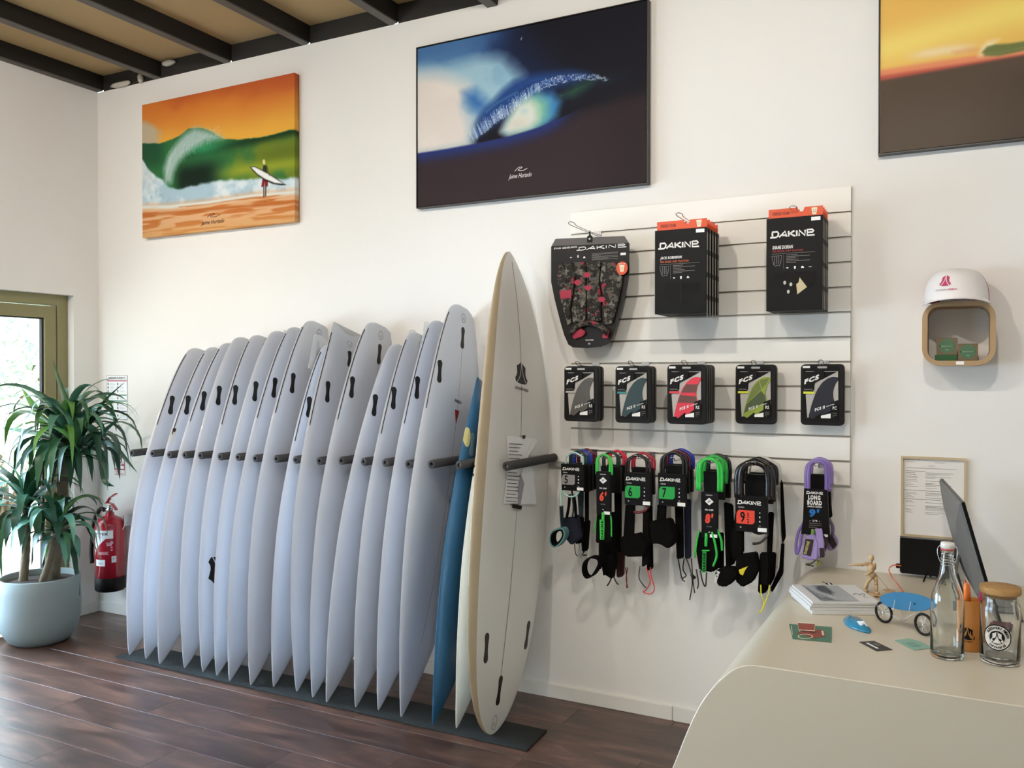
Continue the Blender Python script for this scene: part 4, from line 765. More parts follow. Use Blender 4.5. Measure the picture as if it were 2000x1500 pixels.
# ---- fin sets
M_fcase = mat('fin_case', '161412', .45, spec=.3); M_fwin = mat('fin_card', 'b3aea6', .35); M_fdark = mat('fin_card_dark', '0f0d0c', .5, spec=.25)
FIN = [(.19, -.86), (.26, -.67), (.325, -.53), (.40, -.41), (.51, -.30), (.63, -.235), (.75, -.205), (.86, -.215), (.885, -.245), (.82, -.31), (.775, -.39), (.755, -.46), (.765, -.55), (.80, -.62), (.87, -.665), (.72, -.70), (.70, -.76), (.50, -.85), (.48, -.80), (.30, -.90)]
def finpack(label, x, ztop, y, fincol, strip, k, fin2=None, grp=None, size='RS'):
    w, h = .165, .245; t = thing('fin_set_pack', label, 'fin set', (x, y, ztop), grp)
    plate('case', rrect(w, h, .016, 4, 0, -h/2), 0, .030, M_fcase, t, bevel=.003)
    if k: return t
    F = lambda u, v: (-w/2+u*w, v*h)
    plate('front_panel', rrect(w*.84, h*.90, .008, 3, -w*.03, -h*.49), -.0008, .001, M_fdark, t)
    plate('window', [F(*q) for q in ((.12, -.50), (.32, -.42), (.33, -.30), (.52, -.245), (.86, -.12), (.87, -.66), (.72, -.69), (.60, -.72), (.40, -.83), (.16, -.88))], -.0014, .0006, M_fwin, t)
    plate('fin', [F(a_*.99, b_*1.0+.0) for a_, b_ in FIN], -.0050, .0035, fincol, t, bevel=.0008)
    if fin2 == 'red':
        plate('fin_insert', [F(*q) for q in ((.50, -.33), (.80, -.33), (.755, -.40), (.735, -.47), (.37, -.47))], -.0054, .0006, mat('fin_brown', '6b4740', .4), t)
        plate('fin_insert', [F(*q) for q in ((.345, -.51), (.74, -.53), (.77, -.64), (.28, -.64))], -.0054, .0006, MATS['fin_brown'], t)
    if fin2 == 'green':
        plate('fin_insert', [F(*q) for q in ((.42, -.40), (.58, -.27), (.64, -.42), (.28, -.66))], -.0054, .0006, mat('fin_olive', '6f7a3c', .4), t); plate('fin_insert', [F(*q) for q in ((.28, -.67), (.64, -.44), (.74, -.52), (.76, -.62), (.22, -.82))], -.0054, .0006, mat('fin_moss', '4b5836', .4), t)
        plate('fin_insert', [F(*q) for q in ((.60, -.26), (.84, -.22), (.76, -.33), (.655, -.40))], -.0054, .0006, MATS['fin_olive'], t)
    plate('label_block', [F(.08, -.14), F(.55, -.10), F(.55, -.22), F(.30, -.32), F(.30, -.45), F(.08, -.45)], -.0060, .0005, M_fdark, t)
    plate('colour_strip', [F(.07, -.45), F(.33, -.45), F(.33, -.485), F(.07, -.485)], -.0062, .0006, strip, t)
    text('FCS', (F(.09, -.335)[0], -.0068, F(.09, -.335)[1]), w*.36, h*.085, M_white_print, t, ux=(.93, 0, .36), uz=(.12, 0, 1), bold=.06)
    text('ESSENTIAL', (F(.09, -.43)[0], -.0068, F(.09, -.425)[1]), w*.20, .005, M_grey_print, t)
    text('FCS II', (F(.34, -.775)[0], -.0068, F(.3, -.775)[1]), w*.24, h*.05, M_white_print, t, ux=(.94, 0, .33), bold=.05); text('PERFORMER', (F(.60, -.70)[0], -.0068, F(.6, -.70)[1]), w*.20, h*.018, M_white_print, t, ux=(.94, 0, .33))
    plate('size_label', [F(.48, -.88), F(.70, -.88), F(.70, -.80), F(.48, -.84)], -.0068, .0005, M_label, t); plate('size_block', [F(.70, -.63), F(.87, -.58), F(.87, -.86), F(.70, -.86)], -.0060, .0005, M_fdark, t)
    text(size, (F(.745, -.74)[0], -.0068, F(.7, -.74)[1]), w*.09, h*.055, M_white_print, t, bold=.03); lines(t, lambda u, v: F(u, v), .74, -.80, .84, 3, -.03, M_grey_print, -.0068, 3, 0)
    plate('price_label', [F(.05, -.065), F(.22, -.065), F(.22, -.03), F(.05, -.03)], -.0016, .0005, M_label, t)
    plate('hang_hole', rrect(w*.22, .008, .0035, 3, 0, -.013), -.0016, .0005, M_alu, t)
    gl = MB(); gl.box((-w*.38, -.0016, -h*.125), (w*.36, -.0010, -h*.118)); gl.build('plastic_fold', mat('clear_edge', 'cfccc4', .15, spec=1), t)
    return t
fins = [((1135, 715), -.19, 2, mat('fin_smoke', '57544e', .35), M_fwin, None, 'RS', 'smoke grey fins in black case, leftmost fin pack'), ((1237, 715), -.18, 2, mat('fin_teal', '34474a', .35), mat('strip_teal', '3f8d8c', .5), None, 'RS', 'dark teal fins in black case, second fin pack from the left'),
 ((1341, 712), -.24, 4, mat('fin_red', 'd93b4c', .35), mat('strip_red', 'd8434b', .5), 'red', 'RS', 'red and brown fins in black case, centre fin pack'), ((1476, 712), -.10, 1, mat('fin_lime', '8fa13d', .35), mat('strip_yellow', 'cfd23a', .5), 'green', 'RS', 'lime green fins in black case, fourth fin pack'), ((1606, 711), -.085, 1, mat('fin_navy', '23242e', .35), MATS.get('strip_yellow') or M_label, None, 'PC', 'navy blue fins in black case, rightmost fin pack')]
ords = ['', 'directly behind the front one', 'third from the front', 'nearest the wall']
for (px, y, n, fm, st, f2, sz, lab) in fins:
    q = at(px, [*map(lambda _: 0, [0])][0] or {1135: 716, 1237: 715, 1341: 713, 1476: 713, 1606: 713}[px[0]], y=y) if False else at(px[0], px[1], y=y)
    if st is M_label: st = MATS['strip_yellow']
    hook(q.x, 5, -.02-y+.045, .012, 'chrome double hook carrying the '+lab.split(' in ')[0], .010)
    for k in range(n): finpack(lab if k == 0 else lab.split(' in ')[0]+' pack, '+ords[k], q.x, q.z, y+k*.036, fm, st, k, f2, 'hanging fin sets', sz)
# ------------------------------------------------------------------ leashes
M_neo = mat('neoprene', '0e0d0c', .95, spec=.1, bump=.2, bscale=200); M_web = mat('webbing', '121110', .85, spec=.15)
def C(h): return mat('cord_'+h, h, .25, coat=.4)
M_badge = {'g': mat('badge_green', '22a045', .5), 'r': mat('badge_red', 'e0452f', .5), 's': mat('badge_grey', '8d8b89', .5)}
def leash(label, grp, hx, hz, y, cord, r, lw, lh, card=None, below=(), coils=2, front=True, dx=0):
    """hook point hx,hz ; loops hang from it ; 'below' lists the measured pieces under the card"""
    t = thing('leash', label, 'leash', (hx, y, hz), grp)
    # coils over the hook
    for k in range(coils):
        w = lw*(1-.22*k); o = -.004*k; b = MB(); pts = [(-w/2, o, -lh), (-w/2, o, -lh*.45), (-w*.40, o, -w*.18), (0, o, .0), (w*.40, o, -w*.18), (w/2, o, -lh*.45), (w/2, o, -lh)]
        b.tube(spline(pts, 5), r, 8); b.build('cord', cord, t, True)
    if card:
        kind, cw, ch, cz, cxo = card[:5]; x0, x1, z1, z0 = cxo-cw/2, cxo+cw/2, cz, cz-ch; yf = -.012
        if kind == 'sq': plate('header_card', [(x0, z1), (x1, z1), (x1+.002, z0), (x0+.004, z0)], yf, .024, M_case, t, bevel=.001)
        else: plate('header_card', [(x0+cw*.10, z1), (x1-cw*.1, z1), (x1-cw*.05, z0+ch*.35), (x1, z0), (x0, z0+ch*.03), (x0+cw*.07, z0+ch*.35)] if kind == 'bell' else [(x0, z1), (x1, z1), (x1-.001, z0), (x0+.003, z0)], yf, .02, M_case, t, bevel=.001)
        if front: card[5](t, x0, x1, z0, z1, yf-.0006)
    for it in below:
        kind, nm, m, pts, a_, b2 = it; P3 = [(lambda q: (q.x-hx, (dy-y) if False else 0, q.z-hz))(at(px, py, y=y)) for px, py in pts]; bb_ = MB()
        if kind == 'tube': P3 = [(p_[0], b2, p_[2]) for p_ in P3]; bb_.tube(spline(P3, 5), a_, 7); bb_.build(nm, m, t, True)
        elif kind == 'band': P3 = [(p_[0], b2, p_[2]) for p_ in P3]; bb_.band(spline(P3, 5), a_, .005); bb_.build(nm, m, t)
        elif kind == 'ring': P3 = [(p_[0], b2, p_[2]) for p_ in P3]; bb_.band(spline(P3, 5, True), a_, .006, closed=True); bb_.build(nm, m, t)
        elif kind == 'flat': bb_.prism([(p_[0], b2-a_/2, p_[2]) for p_ in P3], (0, a_, 0)); bb_.build(nm, m, t, bevel=min(.005, a_*.3))
        elif kind == 'word': q0, q1 = P3[0], P3[1]; d = Vector(q1)-Vector(q0); L = d.length; text(a_, (q0[0], b2, q0[2]), L, .011, m, t, ux=d.normalized(), uz=d.normalized().cross(Vector((0, -1, 0)))*-1, bold=.05)
    return t
def badge(t, x0, x1, z0, z1, y, num, col, brand_=True, round_icon=True, half=False):
    w, h = x1-x0, z1-z0; X = lambda u: x0+u*w; Z = lambda v: z1-v*h
    brand(t, X(.10), Z(.24), w*.72, h*.11, y); text('KAINUI', (X(.11), y, Z(.34)), w*.18, h*.035, M_white_print, t)
    plate('number_badge', [(X(.06), Z(.47)), (X(.12), Z(.40)), (X(.62), Z(.40)), (X(.62), Z(.72)), (X(.55), Z(.78)), (X(.05), Z(.78)), (X(.04), Z(.60))], y, .0005, M_badge[col], t)
    text(num, (X(.17), y-.0007, Z(.74)), w*.15, h*.30, M_black, t, bold=.02, name='number')
    if half: text('1', (X(.40), y-.0007, Z(.57)), w*.03, h*.11, M_black, t, bold=.02); text('2', (X(.38), y-.0007, Z(.75)), w*.07, h*.11, M_black, t, bold=.02); MB().box((X(.36), y-.0009, Z(.60)), (X(.48), y-.0005, Z(.59))).build('fraction_bar', M_black, t)
    icons(t, lambda u, v: (u, v), [(X(.78), Z(.45+.12*k)) for k in range(4)], .0035, y); icons(t, lambda u, v: (u, v), [(X(.18), Z(.88))], .004, y)
    plate('price_label', [(X(.72), Z(.97)), (X(1.0), Z(.97)), (X(1.0), Z(.86)), (X(.72), Z(.86))], y-.0003, .0005, M_label, t)
def tall(t, x0, x1, z0, z1, y, num, col='r'):
    w, h = x1-x0, z1-z0; X = lambda u: x0+u*w; Z = lambda v: z1-v*h
    text('KAIMANA', (X(.3), y, Z(.07)), w*.4, h*.02, M_white_print, t); k = w*.26; cx, cz = X(.5), Z(.20)
    plate('diamond', [(cx-k, cz), (cx, cz+k*.85), (cx+k, cz), (cx, cz-k*.85)], y, .0005, M_label, t); text('JJF', (cx-k*.35, y-.0007, cz-k*.25), k*.7, k*.5, M_black, t, bold=.03)
    text('PRO COMP', (X(.25), y, Z(.40)), w*.5, h*.035, M_white_print, t, bold=.04); text(num, (X(.25), y, Z(.68)), w*.5, h*.22, M_badge['r'], t, bold=.05, shear=.12, name='number')
    text('5/16', (X(.35), y, Z(.76)), w*.3, h*.025, M_grey_print, t); icons(t, lambda u, v: (u, v), [(0, 0)]*0+[(X(.5), Z(.87))], .004, y); plate('price_label', [(X(.55), Z(.98)), (X(.98), Z(.98)), (X(.98), Z(.91)), (X(.55), Z(.91))], y-.0003, .0005, M_label, t)
def longc(t, x0, x1, z0, z1, y):
    w, h = x1-x0, z1-z0; X = lambda u: x0+u*w; Z = lambda v: z1-v*h
    brand(t, X(.20), Z(.11), w*.56, h*.06, y); text('LONG', (X(.25), y, Z(.23)), w*.42, h*.10, M_white_print, t, bold=.05); text('BOARD', (X(.22), y, Z(.34)), w*.5, h*.10, M_white_print, t, bold=.05); text('ANKLE LEASH', (X(.22), y, Z(.39)), w*.5, h*.035, M_white_print, t, bold=.04)
    text("9'", (X(.28), y, Z(.60)), w*.36, h*.18, mat('blue_print', '1f6fb5', .5), t, bold=.05, shear=.1, name='number'); text('- 1/4 -', (X(.3), y, Z(.69)), w*.36, h*.04, M_white_print, t); lines(t, lambda u, v: (u, v), X(.28), Z(.73), X(.72), 3, -.008, M_grey_print, y, 2, 0)
    icons(t, lambda u, v: (u, v), [(0, 0)]*0+[(X(.42), Z(.89))], .006, y); plate('price_label', [(X(.58), Z(.99)), (X(.93), Z(.99)), (X(.93), Z(.94)), (X(.58), Z(.94))], y-.0003, .0005, M_label, t)
def hangers(px, py, yfront, lab):
    q = at(px, py, y=yfront); hook(q.x, 1, -.02-yfront+.03, .012, lab, .009); return q
black = C('15100f')
def sub(grp, q, specs):
    """the packs behind the front one"""
    for k, (y, cord, r, lw, lh, lab, below, cardw) in enumerate(specs):
        leash(lab, grp, q.x, q.z+.004, y, cord, r, lw, lh, ('sq', cardw, .115, -.062, .0), below, 2, False)
# A: 5 ft
y = -.24; q = hangers(1122, 884, y, 'chrome double hook carrying the five foot leash bundle')
leash('leash with pale mint cord and grey 5 badge, front of the first bundle', 'leash bundle marked 5', q.x, q.z, y, C('a9cfc4'), .0042, .082, .06,
  ('sq', .108, .116, -.050, -.006, lambda *a: badge(*a, '5', 's')),
  [('tube', 'cord', C('a9cfc4'), [(1098, 955), (1106, 966), (1117, 970), (1128, 965), (1134, 954)], .0042, -.004), ('tube', 'cord', C('a9cfc4'), [(1096, 955), (1095.5, 975), (1096, 990)], .0045, 0), ('band', 'rail_saver', mat('teal_web', '22383d', .7), [(1096, 988), (1097, 1010), (1099, 1030)], .03, 0),
   ('ring', 'cuff', mat('teal_neoprene', '5d8c8c', .8), [(1082, 1040), (1092, 1032), (1104, 1031), (1108, 1042), (1102, 1056), (1089, 1066), (1081, 1058)], .045, -.01), ('ring', 'cuff_lining', M_neo, [(1084, 1042), (1093, 1035), (1102, 1034), (1105, 1042), (1100, 1053), (1089, 1062), (1083, 1055)], .047, -.01),
   ('band', 'strap', M_neo, [(1112, 966), (1110, 990), (1106, 1012)], .02, .004), ('band', 'strap', M_neo, [(1120, 966), (1123, 990), (1124, 1012)], .02, .004), ('tube', 'pull_string', C('2b2624'), [(1122, 1062), (1124, 1080), (1128, 1086)], .0022, 0)], 1)
sub('leash bundle marked 5', q, [(-.195, C('1c3538'), .005, .082, .06, 'leash with dark teal cord, second in the first bundle', [('flat', 'cuff', mat('navy_neoprene', '171b2c', .85), [(1098, 1012), (1130, 1008), (1136, 1050), (1118, 1064), (1098, 1040)], .035, 0), ('tube', 'cord', C('1c3538'), [(1117, 958), (1120, 990), (1118, 1012)], .004, 0)], .105),
  (-.15, C('2c3f9e'), .0055, .086, .06, 'leash with bright blue cord, third in the first bundle', [('flat', 'rail_saver', mat('teal_web', '22383d', .7), [(1128, 955), (1140, 958), (1139, 1010), (1131, 1012)], .01, 0), ('flat', 'cuff', M_neo, [(1124, 1005), (1140, 1010), (1137, 1060), (1124, 1062)], .03, 0), ('tube', 'pull_string', C('7c9a98'), [(1130, 1060), (1134, 1078), (1136, 1090), (1132, 1082)], .0022, 0)], .10),
  (-.10, C('5e1c2c'), .0055, .088, .06, 'leash with maroon cord, nearest the wall in the first bundle', [('flat', 'rail_saver', M_web, [(1142, 950), (1150, 950), (1150, 1040), (1143, 1040)], .01, 0), ('flat', 'cuff', M_neo, [(1136, 1020), (1152, 1015), (1148, 1075), (1138, 1078)], .03, 0), ('tube', 'pull_string', C('2b2624'), [(1142, 1074), (1138, 1084), (1146, 1084)], .003, 0)], .10)])
# B: 6 ft comp
y = -.25; q = hangers(1180, 888, y, 'chrome double hook carrying the green and red leash bundle')
leash("leash with bright green cord and red 6' on a tall card, second bundle", "leash bundle marked 6' in red", q.x, q.z, y, C('3fc14b'), .0052, .070, .085,
  ('tall', .066, .186, -.072, .0, lambda *a: tall(*a, "6'")),
  [('tube', 'cord', C('3fc14b'), [(1168, 998), (1164, 1020), (1160, 1040)], .003, 0), ('tube', 'cord', C('3fc14b'), [(1188, 996), (1193, 1010), (1194, 1030), (1194, 1048)], .004, 0), ('flat', 'rail_saver', M_neo, [(1166, 1000), (1192, 1000), (1196, 1060), (1164, 1060)], .014, 0), ('tube', 'swivel', C('3fc14b'), [(1180, 1000), (1180, 1015)], .007, -.012), ('flat', 'woven_label', C('3fc14b'), [(1173, 1014), (1183, 1014), (1182, 1053), (1174, 1053)], .004, -.012), ('word', 'woven_word', M_black, [(1181, 1051), (1181, 1017)], 'DAKINE', -.0148),
   ('ring', 'cuff', M_neo, [(1144, 1098), (1155, 1088), (1170, 1090), (1172, 1102), (1160, 1122), (1148, 1126), (1142, 1114)], .05, 0), ('flat', 'strap', M_neo, [(1170, 1050), (1176, 1050), (1176, 1110), (1170, 1112)], .02, 0)])
sub("leash bundle marked 6' in red", q, [(-.165, C('203525'), .0055, .075, .065, 'leash with dark green speckled cord, in the second bundle behind the green one', [('flat', 'rail_saver', M_neo, [(1176, 1000), (1208, 1000), (1206, 1110), (1178, 1125)], .012, 0), ('flat', 'cuff', M_neo, [(1176, 1080), (1205, 1080), (1198, 1130), (1180, 1118)], .045, 0), ('tube', 'pull_string', C('2b2624'), [(1196, 1125), (1190, 1138), (1186, 1144)], .003, 0), ('tube', 'pull_string', C('2b2624'), [(1198, 1125), (1204, 1138), (1208, 1142)], .003, 0)], .09),
  (-.09, C('d52a45'), .006, .080, .065, 'leash with glossy red cord, nearest the wall in the second bundle', [('flat', 'rail_saver', M_neo, [(1200, 960), (1214, 960), (1214, 1080), (1202, 1080)], .012, 0), ('flat', 'cuff', mat('maroon_neoprene', '3a1319', .85), [(1204, 1080), (1220, 1075), (1218, 1125), (1206, 1128)], .03, 0), ('tube', 'pull_string', C('7c1f22'), [(1222, 1108), (1224, 1130), (1224, 1148)], .0022, 0), ('tube', 'pull_string', C('7c1f22'), [(1226, 1108), (1223, 1130), (1226, 1148)], .0022, 0)], .09)])
# C: 6 green
y = -.20; q = hangers(1246, 889, y, 'chrome double hook carrying the third leash bundle, the one with a green six')
leash('leash with black and red cord and green 6 badge, third bundle', 'leash bundle marked 6 in green', q.x, q.z, y, C('1d0f10'), .0062, .105, .10,
  ('sq', .118, .138, -.075, .0, lambda *a: badge(*a, '6', 'g')),
  [('tube', 'cord', C('641722'), [(1226, 983), (1230, 996), (1246, 1001), (1262, 996), (1268, 983)], .006, 0), ('flat', 'rail_saver', M_neo, [(1222, 985), (1240, 985), (1238, 1080), (1216, 1078)], .012, 0), ('flat', 'rail_saver', M_neo, [(1256, 1000), (1270, 1000), (1268, 1100), (1254, 1108)], .012, 0),
   ('flat', 'cuff', M_neo, [(1214, 1048), (1252, 1040), (1270, 1060), (1262, 1085), (1226, 1086), (1216, 1072)], .05, .0), ('tube', 'pull_string', C('2b2624'), [(1250, 1106), (1248, 1128), (1256, 1142), (1262, 1148)], .0024, 0), ('tube', 'pull_string', C('d0303f'), [(1262, 1108), (1270, 1135), (1262, 1152), (1256, 1156), (1270, 1160), (1278, 1150), (1272, 1125), (1270, 1108)], .0024, 0)])
sub('leash bundle marked 6 in green', q, [(-.13, C('a8273a'), .006, .10, .075, 'leash with clear red cord, behind the one with green 6 badge', [('flat', 'rail_saver', M_neo, [(1262, 985), (1274, 985), (1276, 1110), (1264, 1115)], .012, 0)], .10)])
# D: 7
y = -.21; q = hangers(1316, 884, y, 'chrome double hook carrying the fourth leash bundle, the one with a green seven')
leash('leash with black cord and green 7 badge, fourth bundle', 'leash bundle marked 7', q.x, q.z+.0, y, black, .0068, .108, .10,
  ('sq', .118, .136, -.088, -.006, lambda *a: badge(*a, '7', 'g')),
  [('flat', 'rail_saver', M_neo, [(1284, 985), (1302, 985), (1300, 1030), (1282, 1032)], .012, 0), ('flat', 'cuff', M_neo, [(1272, 1018), (1310, 1012), (1322, 1040), (1318, 1062), (1308, 1070), (1292, 1060), (1276, 1060)], .06, 0), ('flat', 'cuff_edge', mat('maroon_neoprene', '3a1319', .85), [(1278, 1026), (1304, 1026), (1304, 1029), (1278, 1029)], .062, 0)])
sub('leash bundle marked 7', q, [(-.155, C('4c1430'), .0068, .104, .08, 'leash with dark maroon cord, behind the one with green 7 badge', [('flat', 'rail_saver', M_neo, [(1318, 985), (1334, 985), (1336, 1090), (1322, 1092)], .014, 0), ('tube', 'pull_string', C('1b1918'), [(1324, 1090), (1328, 1110), (1332, 1130), (1338, 1136)], .0028, 0), ('tube', 'pull_string', C('1b1918'), [(1336, 1090), (1334, 1112), (1340, 1124), (1332, 1130)], .0028, 0)], .10),
  (-.10, C('2438a0'), .0068, .104, .08, 'leash with shiny blue cord, nearest the wall in the fourth bundle', [('flat', 'rail_saver', mat('navy_web', '141a30', .8), [(1336, 975), (1350, 975), (1350, 1090), (1338, 1092)], .014, 0), ('tube', 'pull_string', C('1b1918'), [(1340, 1090), (1348, 1112), (1352, 1140), (1347, 1172)], .0024, 0), ('tube', 'pull_string', C('1b1918'), [(1350, 1090), (1352, 1112), (1354, 1140), (1357, 1158)], .0024, 0), ('tube', 'toggle', C('1b1918'), [(1350, 1122), (1358, 1130)], .007, 0)], .10)])
# E: 8 green
y = -.24; q = hangers(1386, 896, y, 'chrome double hook carrying the bright green leash bundle')
G1 = C('35c04a')
leash("leash with thick green cord and red 8' on a tall card, fifth bundle", "leash bundle marked 8'", q.x, q.z, y, G1, .0075, .098, .13,
  ('tall', .068, .185, -.135, .002, lambda *a: tall(*a, "8'")),
  [('flat', 'rail_saver', M_neo, [(1364, 1040), (1402, 1040), (1404, 1108), (1392, 1118), (1366, 1114), (1360, 1080)], .02, .006), ('tube', 'cord', G1, [(1366, 1036), (1361, 1060), (1358, 1088)], .0045, -.006), ('tube', 'cord', G1, [(1392, 1038), (1398, 1062), (1401, 1085), (1394, 1105)], .005, -.010), ('tube', 'cord', G1, [(1400, 1032), (1409, 1052), (1411, 1075)], .005, -.006), ('tube', 'swivel', G1, [(1381, 1040), (1380, 1066)], .0065, -.010), ('band', 'swivel_flange', G1, [(1373, 1074), (1387, 1074)], .014, -.01),
   ('flat', 'woven_label', C('2ba040'), [(1374, 1076), (1382, 1076), (1381, 1116), (1373, 1117)], .004, -.016), ('word', 'woven_word', M_black, [(1380, 1114), (1380.5, 1079)], 'DAKINE', -.019), ('tube', 'pull_string', C('2b2624'), [(1360, 1112), (1364, 1138), (1362, 1150)], .003, 0), ('tube', 'pull_string', C('2b2624'), [(1368, 1114), (1372, 1135), (1378, 1145), (1380, 1118)], .003, 0)])
sub("leash bundle marked 8'", q, [(-.165, C('2aa63e'), .0072, .10, .11, 'leash with second green cord, just behind the front one of the fifth bundle', [('flat', 'woven_label', C('1f6b30'), [(1397, 1080), (1405, 1078), (1403, 1112), (1396, 1112)], .004, -.012), ('flat', 'rail_saver', M_neo, [(1396, 1040), (1414, 1040), (1414, 1110), (1396, 1110)], .014, 0)], .085),
  (-.10, C('12201a'), .0072, .10, .11, 'leash with near-black cord, nearest the wall in the fifth bundle', [('flat', 'rail_saver', M_neo, [(1414, 980), (1432, 985), (1436, 1100), (1418, 1110)], .014, 0), ('tube', 'pull_string', C('2b2624'), [(1398, 1118), (1402, 1138), (1406, 1144)], .003, 0)], .10)])
# F: 9 1/2
y = -.25; q = hangers(1474, 902, y, 'chrome double hook carrying the thick black leash bundle')
leash('leash with very thick black cord and red 9 1/2 badge, sixth bundle', 'leash bundle marked 9 1/2', q.x, q.z, y, black, .0125, .135, .145,
  ('sq', .124, .142, -.135, -.012, lambda *a: badge(*a, '9', 'r', half=True)),
  [('flat', 'rail_saver', M_neo, [(1436, 1000), (1452, 1030), (1452, 1080), (1432, 1100), (1426, 1060)], .02, .01), ('tube', 'cord', black, [(1464, 1034), (1480, 1042), (1498, 1040)], .005, 0), ('tube', 'cord', black, [(1470, 1062), (1484, 1060), (1496, 1050), (1500, 1038)], .005, 0),
   ('flat', 'cuff', M_neo, [(1402, 1112), (1420, 1104), (1440, 1106), (1446, 1118), (1436, 1134), (1420, 1143), (1406, 1138)], .05, -.02), ('word', 'cuff_word', M_white_print, [(1405, 1134), (1412, 1112)], 'DAKINE', -.048), ('flat', 'cuff', M_neo, [(1440, 1084), (1478, 1078), (1484, 1110), (1472, 1135), (1452, 1145), (1438, 1132)], .05, 0), ('flat', 'cuff_tab', mat('yellow_tab', 'd8c62a', .6), [(1446, 1110), (1464, 1103), (1458, 1112), (1454, 1121), (1448, 1118)], .004, -.028), ('flat', 'strap', M_neo, [(1486, 1080), (1504, 1080), (1503, 1144), (1486, 1144)], .02, 0),
   ('tube', 'pull_string', C('d9d02a'), [(1486, 1142), (1487, 1162), (1492, 1178), (1486, 1196), (1482, 1192)], .0026, 0), ('tube', 'pull_string', C('d9d02a'), [(1503, 1142), (1500, 1162), (1494, 1178), (1490, 1190)], .0026, 0)], 2)
sub('leash bundle marked 9 1/2', q, [(-.17, black, .010, .135, .10, 'leash with black cord, behind the one with red badge', [('flat', 'rail_saver', M_neo, [(1500, 1000), (1512, 1000), (1508, 1080), (1498, 1082)], .014, 0), ('flat', 'cuff', M_neo, [(1484, 1080), (1515, 1080), (1512, 1130), (1494, 1160), (1480, 1158)], .03, .01)], .11),
  (-.10, mat('clear_cord', 'c9c5bb', .2, coat=.6), .008, .135, .10, 'leash with clear pale cord, nearest the wall in the sixth bundle', [('flat', 'rail_saver', M_neo, [(1524, 935), (1529, 940), (1535, 1050), (1528, 1062), (1526, 1040)], .014, 0), ('flat', 'strap', M_neo, [(1526, 1060), (1532, 1060), (1530, 1120), (1508, 1158), (1504, 1150), (1522, 1110)], .014, 0), ('tube', 'cord', MATS['clear_cord'], [(1516, 960), (1520, 1020), (1516, 1110)], .004, 0)], .10)])
# G: longboard purple
y = -.16; q = hangers(1597, 901, y, 'chrome double hook carrying the purple leash bundle'); PU = C('7d66a8'); M_lav = mat('lavender_web', '9a86b8', .7); M_tape = mat('black_gold_label', '2a2020', .5)
leash("leash with purple cord and blue 9' on a flared card, last bundle", "purple leashes marked 9'", q.x, q.z, y, PU, .0080, .085, .115,
  ('bell', .108, .185, -.108, -.006, lambda *a: longc(*a)),
  [('tube', 'cord', PU, [(1570, 1022), (1560, 1038), (1555, 1062), (1556, 1082), (1563, 1064), (1566, 1044), (1578, 1028)], .006, 0), ('flat', 'cuff', M_lav, [(1574, 1046), (1592, 1040), (1602, 1056), (1600, 1090), (1586, 1092), (1566, 1086)], .05, -.01), ('flat', 'woven_label', M_tape, [(1576, 1049), (1592, 1051), (1586, 1083), (1571, 1079)], .003, -.037), ('word', 'woven_word', mat('gold_thread', 'bfae6a', .6), [(1578, 1079), (1585, 1055)], 'DAKINE', -.0395),
   ('flat', 'strap', M_lav, [(1594, 1030), (1608, 1030), (1614, 1082), (1602, 1086)], .006, -.03), ('flat', 'woven_label', M_tape, [(1603, 1067), (1612, 1067), (1613, 1085), (1604, 1086)], .003, -.035), ('tube', 'swivel', C('6c9440'), [(1590, 1032), (1589, 1046)], .008, -.02), ('ring', 'cuff_lining', M_tape, [(1602, 1040), (1611, 1048), (1613, 1066), (1606, 1082), (1598, 1060)], .04, .0), ('tube', 'pull_string', C('8a9438'), [(1592, 1090), (1598, 1098), (1594, 1104), (1604, 1100), (1598, 1094)], .003, 0), ('tube', 'pull_string', C('4c5a2c'), [(1598, 1090), (1584, 1102), (1572, 1104), (1588, 1108)], .003, .02)], 2)
sub("purple leashes marked 9'", q, [(-.09, C('8d76b8'), .0075, .085, .10, 'leash with purple cord, nearest the wall in the last bundle', [('flat', 'header_card_back', M_case, [(1606, 938), (1620, 940), (1626, 1010), (1610, 1014)], .012, 0), ('tube', 'cord', mat('cord_greyv', '6d6580', .4), [(1618, 1012), (1626, 1028), (1626, 1045)], .007, 0), ('flat', 'cuff', M_lav, [(1614, 1044), (1630, 1044), (1637, 1058), (1634, 1070), (1620, 1076), (1612, 1064)], .04, 0), ('flat', 'woven_label', M_tape, [(1617, 1044), (1627, 1042), (1636, 1062), (1628, 1070), (1620, 1056)], .003, -.025)], .08)])
# ------------------------------------------------------------------ wall signs
def wall_rect(px0, py0, px1, py1, y=0): a = at(px0, py0, y=y); b = at(px1, py1, y=y); return a.x, b.x, b.z, a.z
x0, x1, z0, z1 = -3.262, -3.066, 1.245, 1.527
sg = thing('safety_notice', 'emergency instructions notice with red, green and blue bands on the wall by the corner', 'sign', (x0, 0, z0)); w, h = x1-x0, z1-z0
M_sr = mat('sign_red', 'a32a44', .5); M_sg = mat('sign_green', '2f7a62', .5); M_sb = mat('sign_blue', '26284a', .5); M_sgn = mat('sign_board', 'eef0f0', .35)
MB().box((0, -.004, 0), (w, 0, h)).build('sign_board', M_sgn, sg)
b = MB(); [b.box(a, c) for a, c in (((0, -.0046, 0), (w, -.0041, .0022)), ((0, -.0046, h-.0022), (w, -.0041, h)), ((0, -.0046, 0), (.0016, -.0041, h)), ((w-.0016, -.0046, 0), (w, -.0041, h)), ((0, -.0046, h*.898), (w, -.0041, h*.904)))]; b.build('sign_border', mat('sign_border', '7a4a58', .5), sg, doubles=False)
text("CONSIGNE D'URGENCE", (w*.08, -.0047, h*.925), w*.84, h*.045, M_dark_print, sg)
